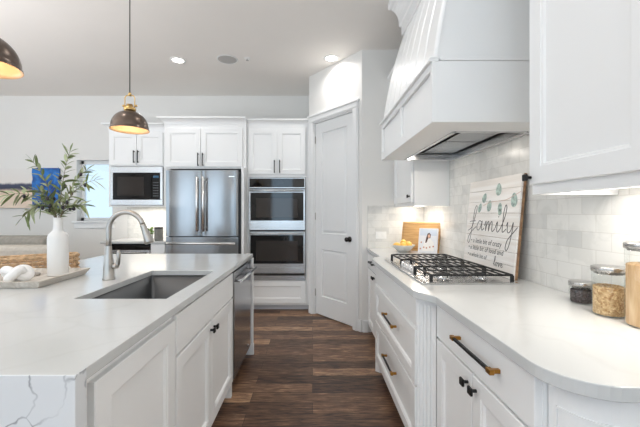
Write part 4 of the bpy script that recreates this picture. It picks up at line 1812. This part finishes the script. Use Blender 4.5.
pendant(-1.12, 2.06, 'dark dome pendant lamp with brass yoke hanging before the microwave')
pendant(-1.145, 1.165, 'dark dome pendant lamp cut by the left edge of the picture')

# ------------------------------------------------------------------ ceiling fittings
CANG = glow('downlight_glow', (1, .95, .88, 1), 9)


def downlight(x, y, label, vis=True, power=2.6):
    if vis:
        t = thing('downlight', label, 'light', (x, y, CZ), 0, 'recessed ceiling downlights')
        MB().lathe([(.062, -.001), (.066, -.008), (.088, -.006), (.09, -.0005)], 36).build('trim_ring', PLATE, t)
        MB().lathe([(0, -.002), (.064, -.002)], 36).build('lens', CANG, t)
    d = bpy.data.lights.new('downlight_beam', 'AREA')
    d.shape = 'DISK'
    d.size = .12
    d.energy = power
    d.color = (1, .97, .94)
    d.spread = math.radians(150)
    o = bpy.data.objects.new('downlight_beam', d)
    COL.objects.link(o)
    o.location = (x, y, CZ - .012)
    return o


downlight(-1.557, 3.89, 'recessed downlight above the refrigerator, left of the ceiling speaker', power=1.6)
downlight(.215, 3.84, 'recessed downlight close to the pantry wall', power=4)
for (x, y) in ((-1.557, 1.7), (-.02, 2.05), (-.02, .3), (-1.557, -.6), (-3.6, 3.4), (-3.6, 1.0), (-5.4, 2.2), (-3.0, -2.2), (.2, -2.2)):
    downlight(x, y, 'recessed downlight', False, 2.4 if x == -.02 else 1.5)
t = thing('ceiling_speaker', 'round grey speaker grille in the ceiling', 'speaker', (-.98, 3.87, CZ))
MB().lathe([(.105, -.001), (.107, -.007), (.118, -.006), (.119, -.0005)], 40).build('rim', PLATE, t)
MB().lathe([(0, -.004), (.106, -.004)], 40).build('grille', paint('speaker_mesh', rgb(188, 186, 183), .8, var=.05, scale=300, bump=.5, bscale=600), t)
t = thing('sprinkler', 'small white fire sprinkler in the ceiling beside the speaker', 'sprinkler', (-.745, 3.84, CZ))
MB().lathe([(0, -.006), (.03, -.006), (.036, -.0005)], 24).build('plate', PLATE, t)
MB().lathe([(0, -.03), (.016, -.028), (.016, -.024), (.006, -.022), (.006, -.005)], 16).build('head', CHROME, t)

# ------------------------------------------------------------------ living side: painting and sofa


def art_mat():
    m, nt, p = new_mat('abstract_painting')
    tc = coords(nt)
    sp = nt.nodes.new('ShaderNodeSeparateXYZ')
    nt.links.new(tc, sp.inputs[0])
    n = nt.nodes.new('ShaderNodeTexNoise')
    n.inputs['Scale'].default_value = 7
    n.inputs['Detail'].default_value = 6
    nt.links.new(tc, n.inputs['Vector'])

    def warp(out, amt):
        a = nt.nodes.new('ShaderNodeMath')
        a.operation = 'MULTIPLY_ADD'
        a.inputs[1].default_value = amt
        nt.links.new(n.outputs['Fac'], a.inputs[0])
        nt.links.new(out, a.inputs[2])
        return a.outputs[0]

    zr = nt.nodes.new('ShaderNodeValToRGB')
    cr = zr.color_ramp
    cr.elements[0].position = 0.0
    cr.elements[0].color = rgb(236, 216, 196)
    cr.elements[1].position = 1.0
    cr.elements[1].color = rgb(232, 230, 226)
    for pos, c in ((.36, rgb(232, 208, 186)), (.44, rgb(58, 62, 84)), (.54, rgb(70, 76, 98)), (.60, rgb(234, 228, 222))):
        e = cr.elements.new(pos)
        e.color = c
    mz = nt.nodes.new('ShaderNodeMapRange')
    mz.inputs['From Min'].default_value = .06
    mz.inputs['From Max'].default_value = .70
    nt.links.new(warp(sp.outputs[2], .10), mz.inputs['Value'])
    nt.links.new(mz.outputs[0], zr.inputs['Fac'])
    bl_ = nt.nodes.new('ShaderNodeValToRGB')
    bl_.color_ramp.elements[0].color = rgb(20, 60, 130)
    bl_.color_ramp.elements[1].color = rgb(40, 120, 200)
    bl_.color_ramp.elements[0].position = .4
    bl_.color_ramp.elements[1].position = .6
    nt.links.new(n.outputs['Fac'], bl_.inputs['Fac'])
    gx = nt.nodes.new('ShaderNodeMath')
    gx.operation = 'GREATER_THAN'
    gx.inputs[1].default_value = .63
    nt.links.new(warp(sp.outputs[0], .06), gx.inputs[0])
    mx = nt.nodes.new('ShaderNodeMix')
    mx.data_type = 'RGBA'
    nt.links.new(gx.outputs[0], mx.inputs['Factor'])
    nt.links.new(zr.outputs['Color'], mx.inputs['A'])
    nt.links.new(bl_.outputs['Color'], mx.inputs['B'])
    nt.links.new(mx.outputs['Result'], p.inputs['Base Color'])
    p.inputs['Roughness'].default_value = .6
    return m


o = MB().box(0, 1.0, 0, .035, 0, .60, .003).build('wall_painting', art_mat(), None, (-4.80, BY - .036, 1.365))
tag(o, 'abstract canvas with a beige field and a vivid blue block on the back wall', 'painting')

sf = thing('sofa', 'greige fabric sofa beyond the island, seen over the tray', 'sofa', (-5.0, 3.55, 0))
FAB = paint('sofa_fabric', rgb(150, 145, 136), .85, var=.1, scale=30, bump=.3)
FABL = paint('sofa_fabric_light', rgb(196, 188, 176), .85, var=.08, scale=30, bump=.3)
b = MB()
b.box(0, 2.2, .1, .95, .08, .42, .03, seg=3)
b.build('base', FABL, sf)
o = MB().box(0, 2.2, 0, .22, .08, .94, .05, seg=3).build('backrest', FABL, sf)
for i in range(2):
    MB().box(.12 + i * .96, 1.06 + i * .96, .2, .42, .40, 1.03, .06, seg=3).build('back_cushion', FAB, sf)
    MB().box(.12 + i * .96, 1.06 + i * .96, .3, .95, .40, .54, .04, seg=3).build('seat_cushion', FABL, sf)
for xx in (0, 2.02):
    MB().box(xx, xx + .18, 0.02, .95, .08, .62, .04, seg=3).build('armrest', FABL, sf)
for (xx, yy) in ((.08, .1), (2.12, .1), (.08, .88), (2.12, .88)):
    MB().box(xx - .03, xx + .03, yy - .03, yy + .03, 0, .09).build('leg', BROWN, sf)

# ------------------------------------------------------------------ lamps under the cabinets and hood
area('under_cabinet_light', (1.03, .98, 1.392), (0, 0, 0), .06, .65, 3.0, (1, .94, .86))
area('under_cabinet_light', (1.06, 3.30, 1.372), (0, 0, 0), .06, .45, 2.2, (1, .92, .82))
area('niche_light', (-2.35, 4.85, 1.37), (0, 0, 0), .6, .06, 3.0, (1, .92, .82))
for yy in (HY0 + oy0 + .14, HY0 + oy1 - .14):
    area('hood_light', (HX + ox0 + .065, yy, zb + .038), (0, 0, 0), .04, .04, 1.0, (1, .92, .82))
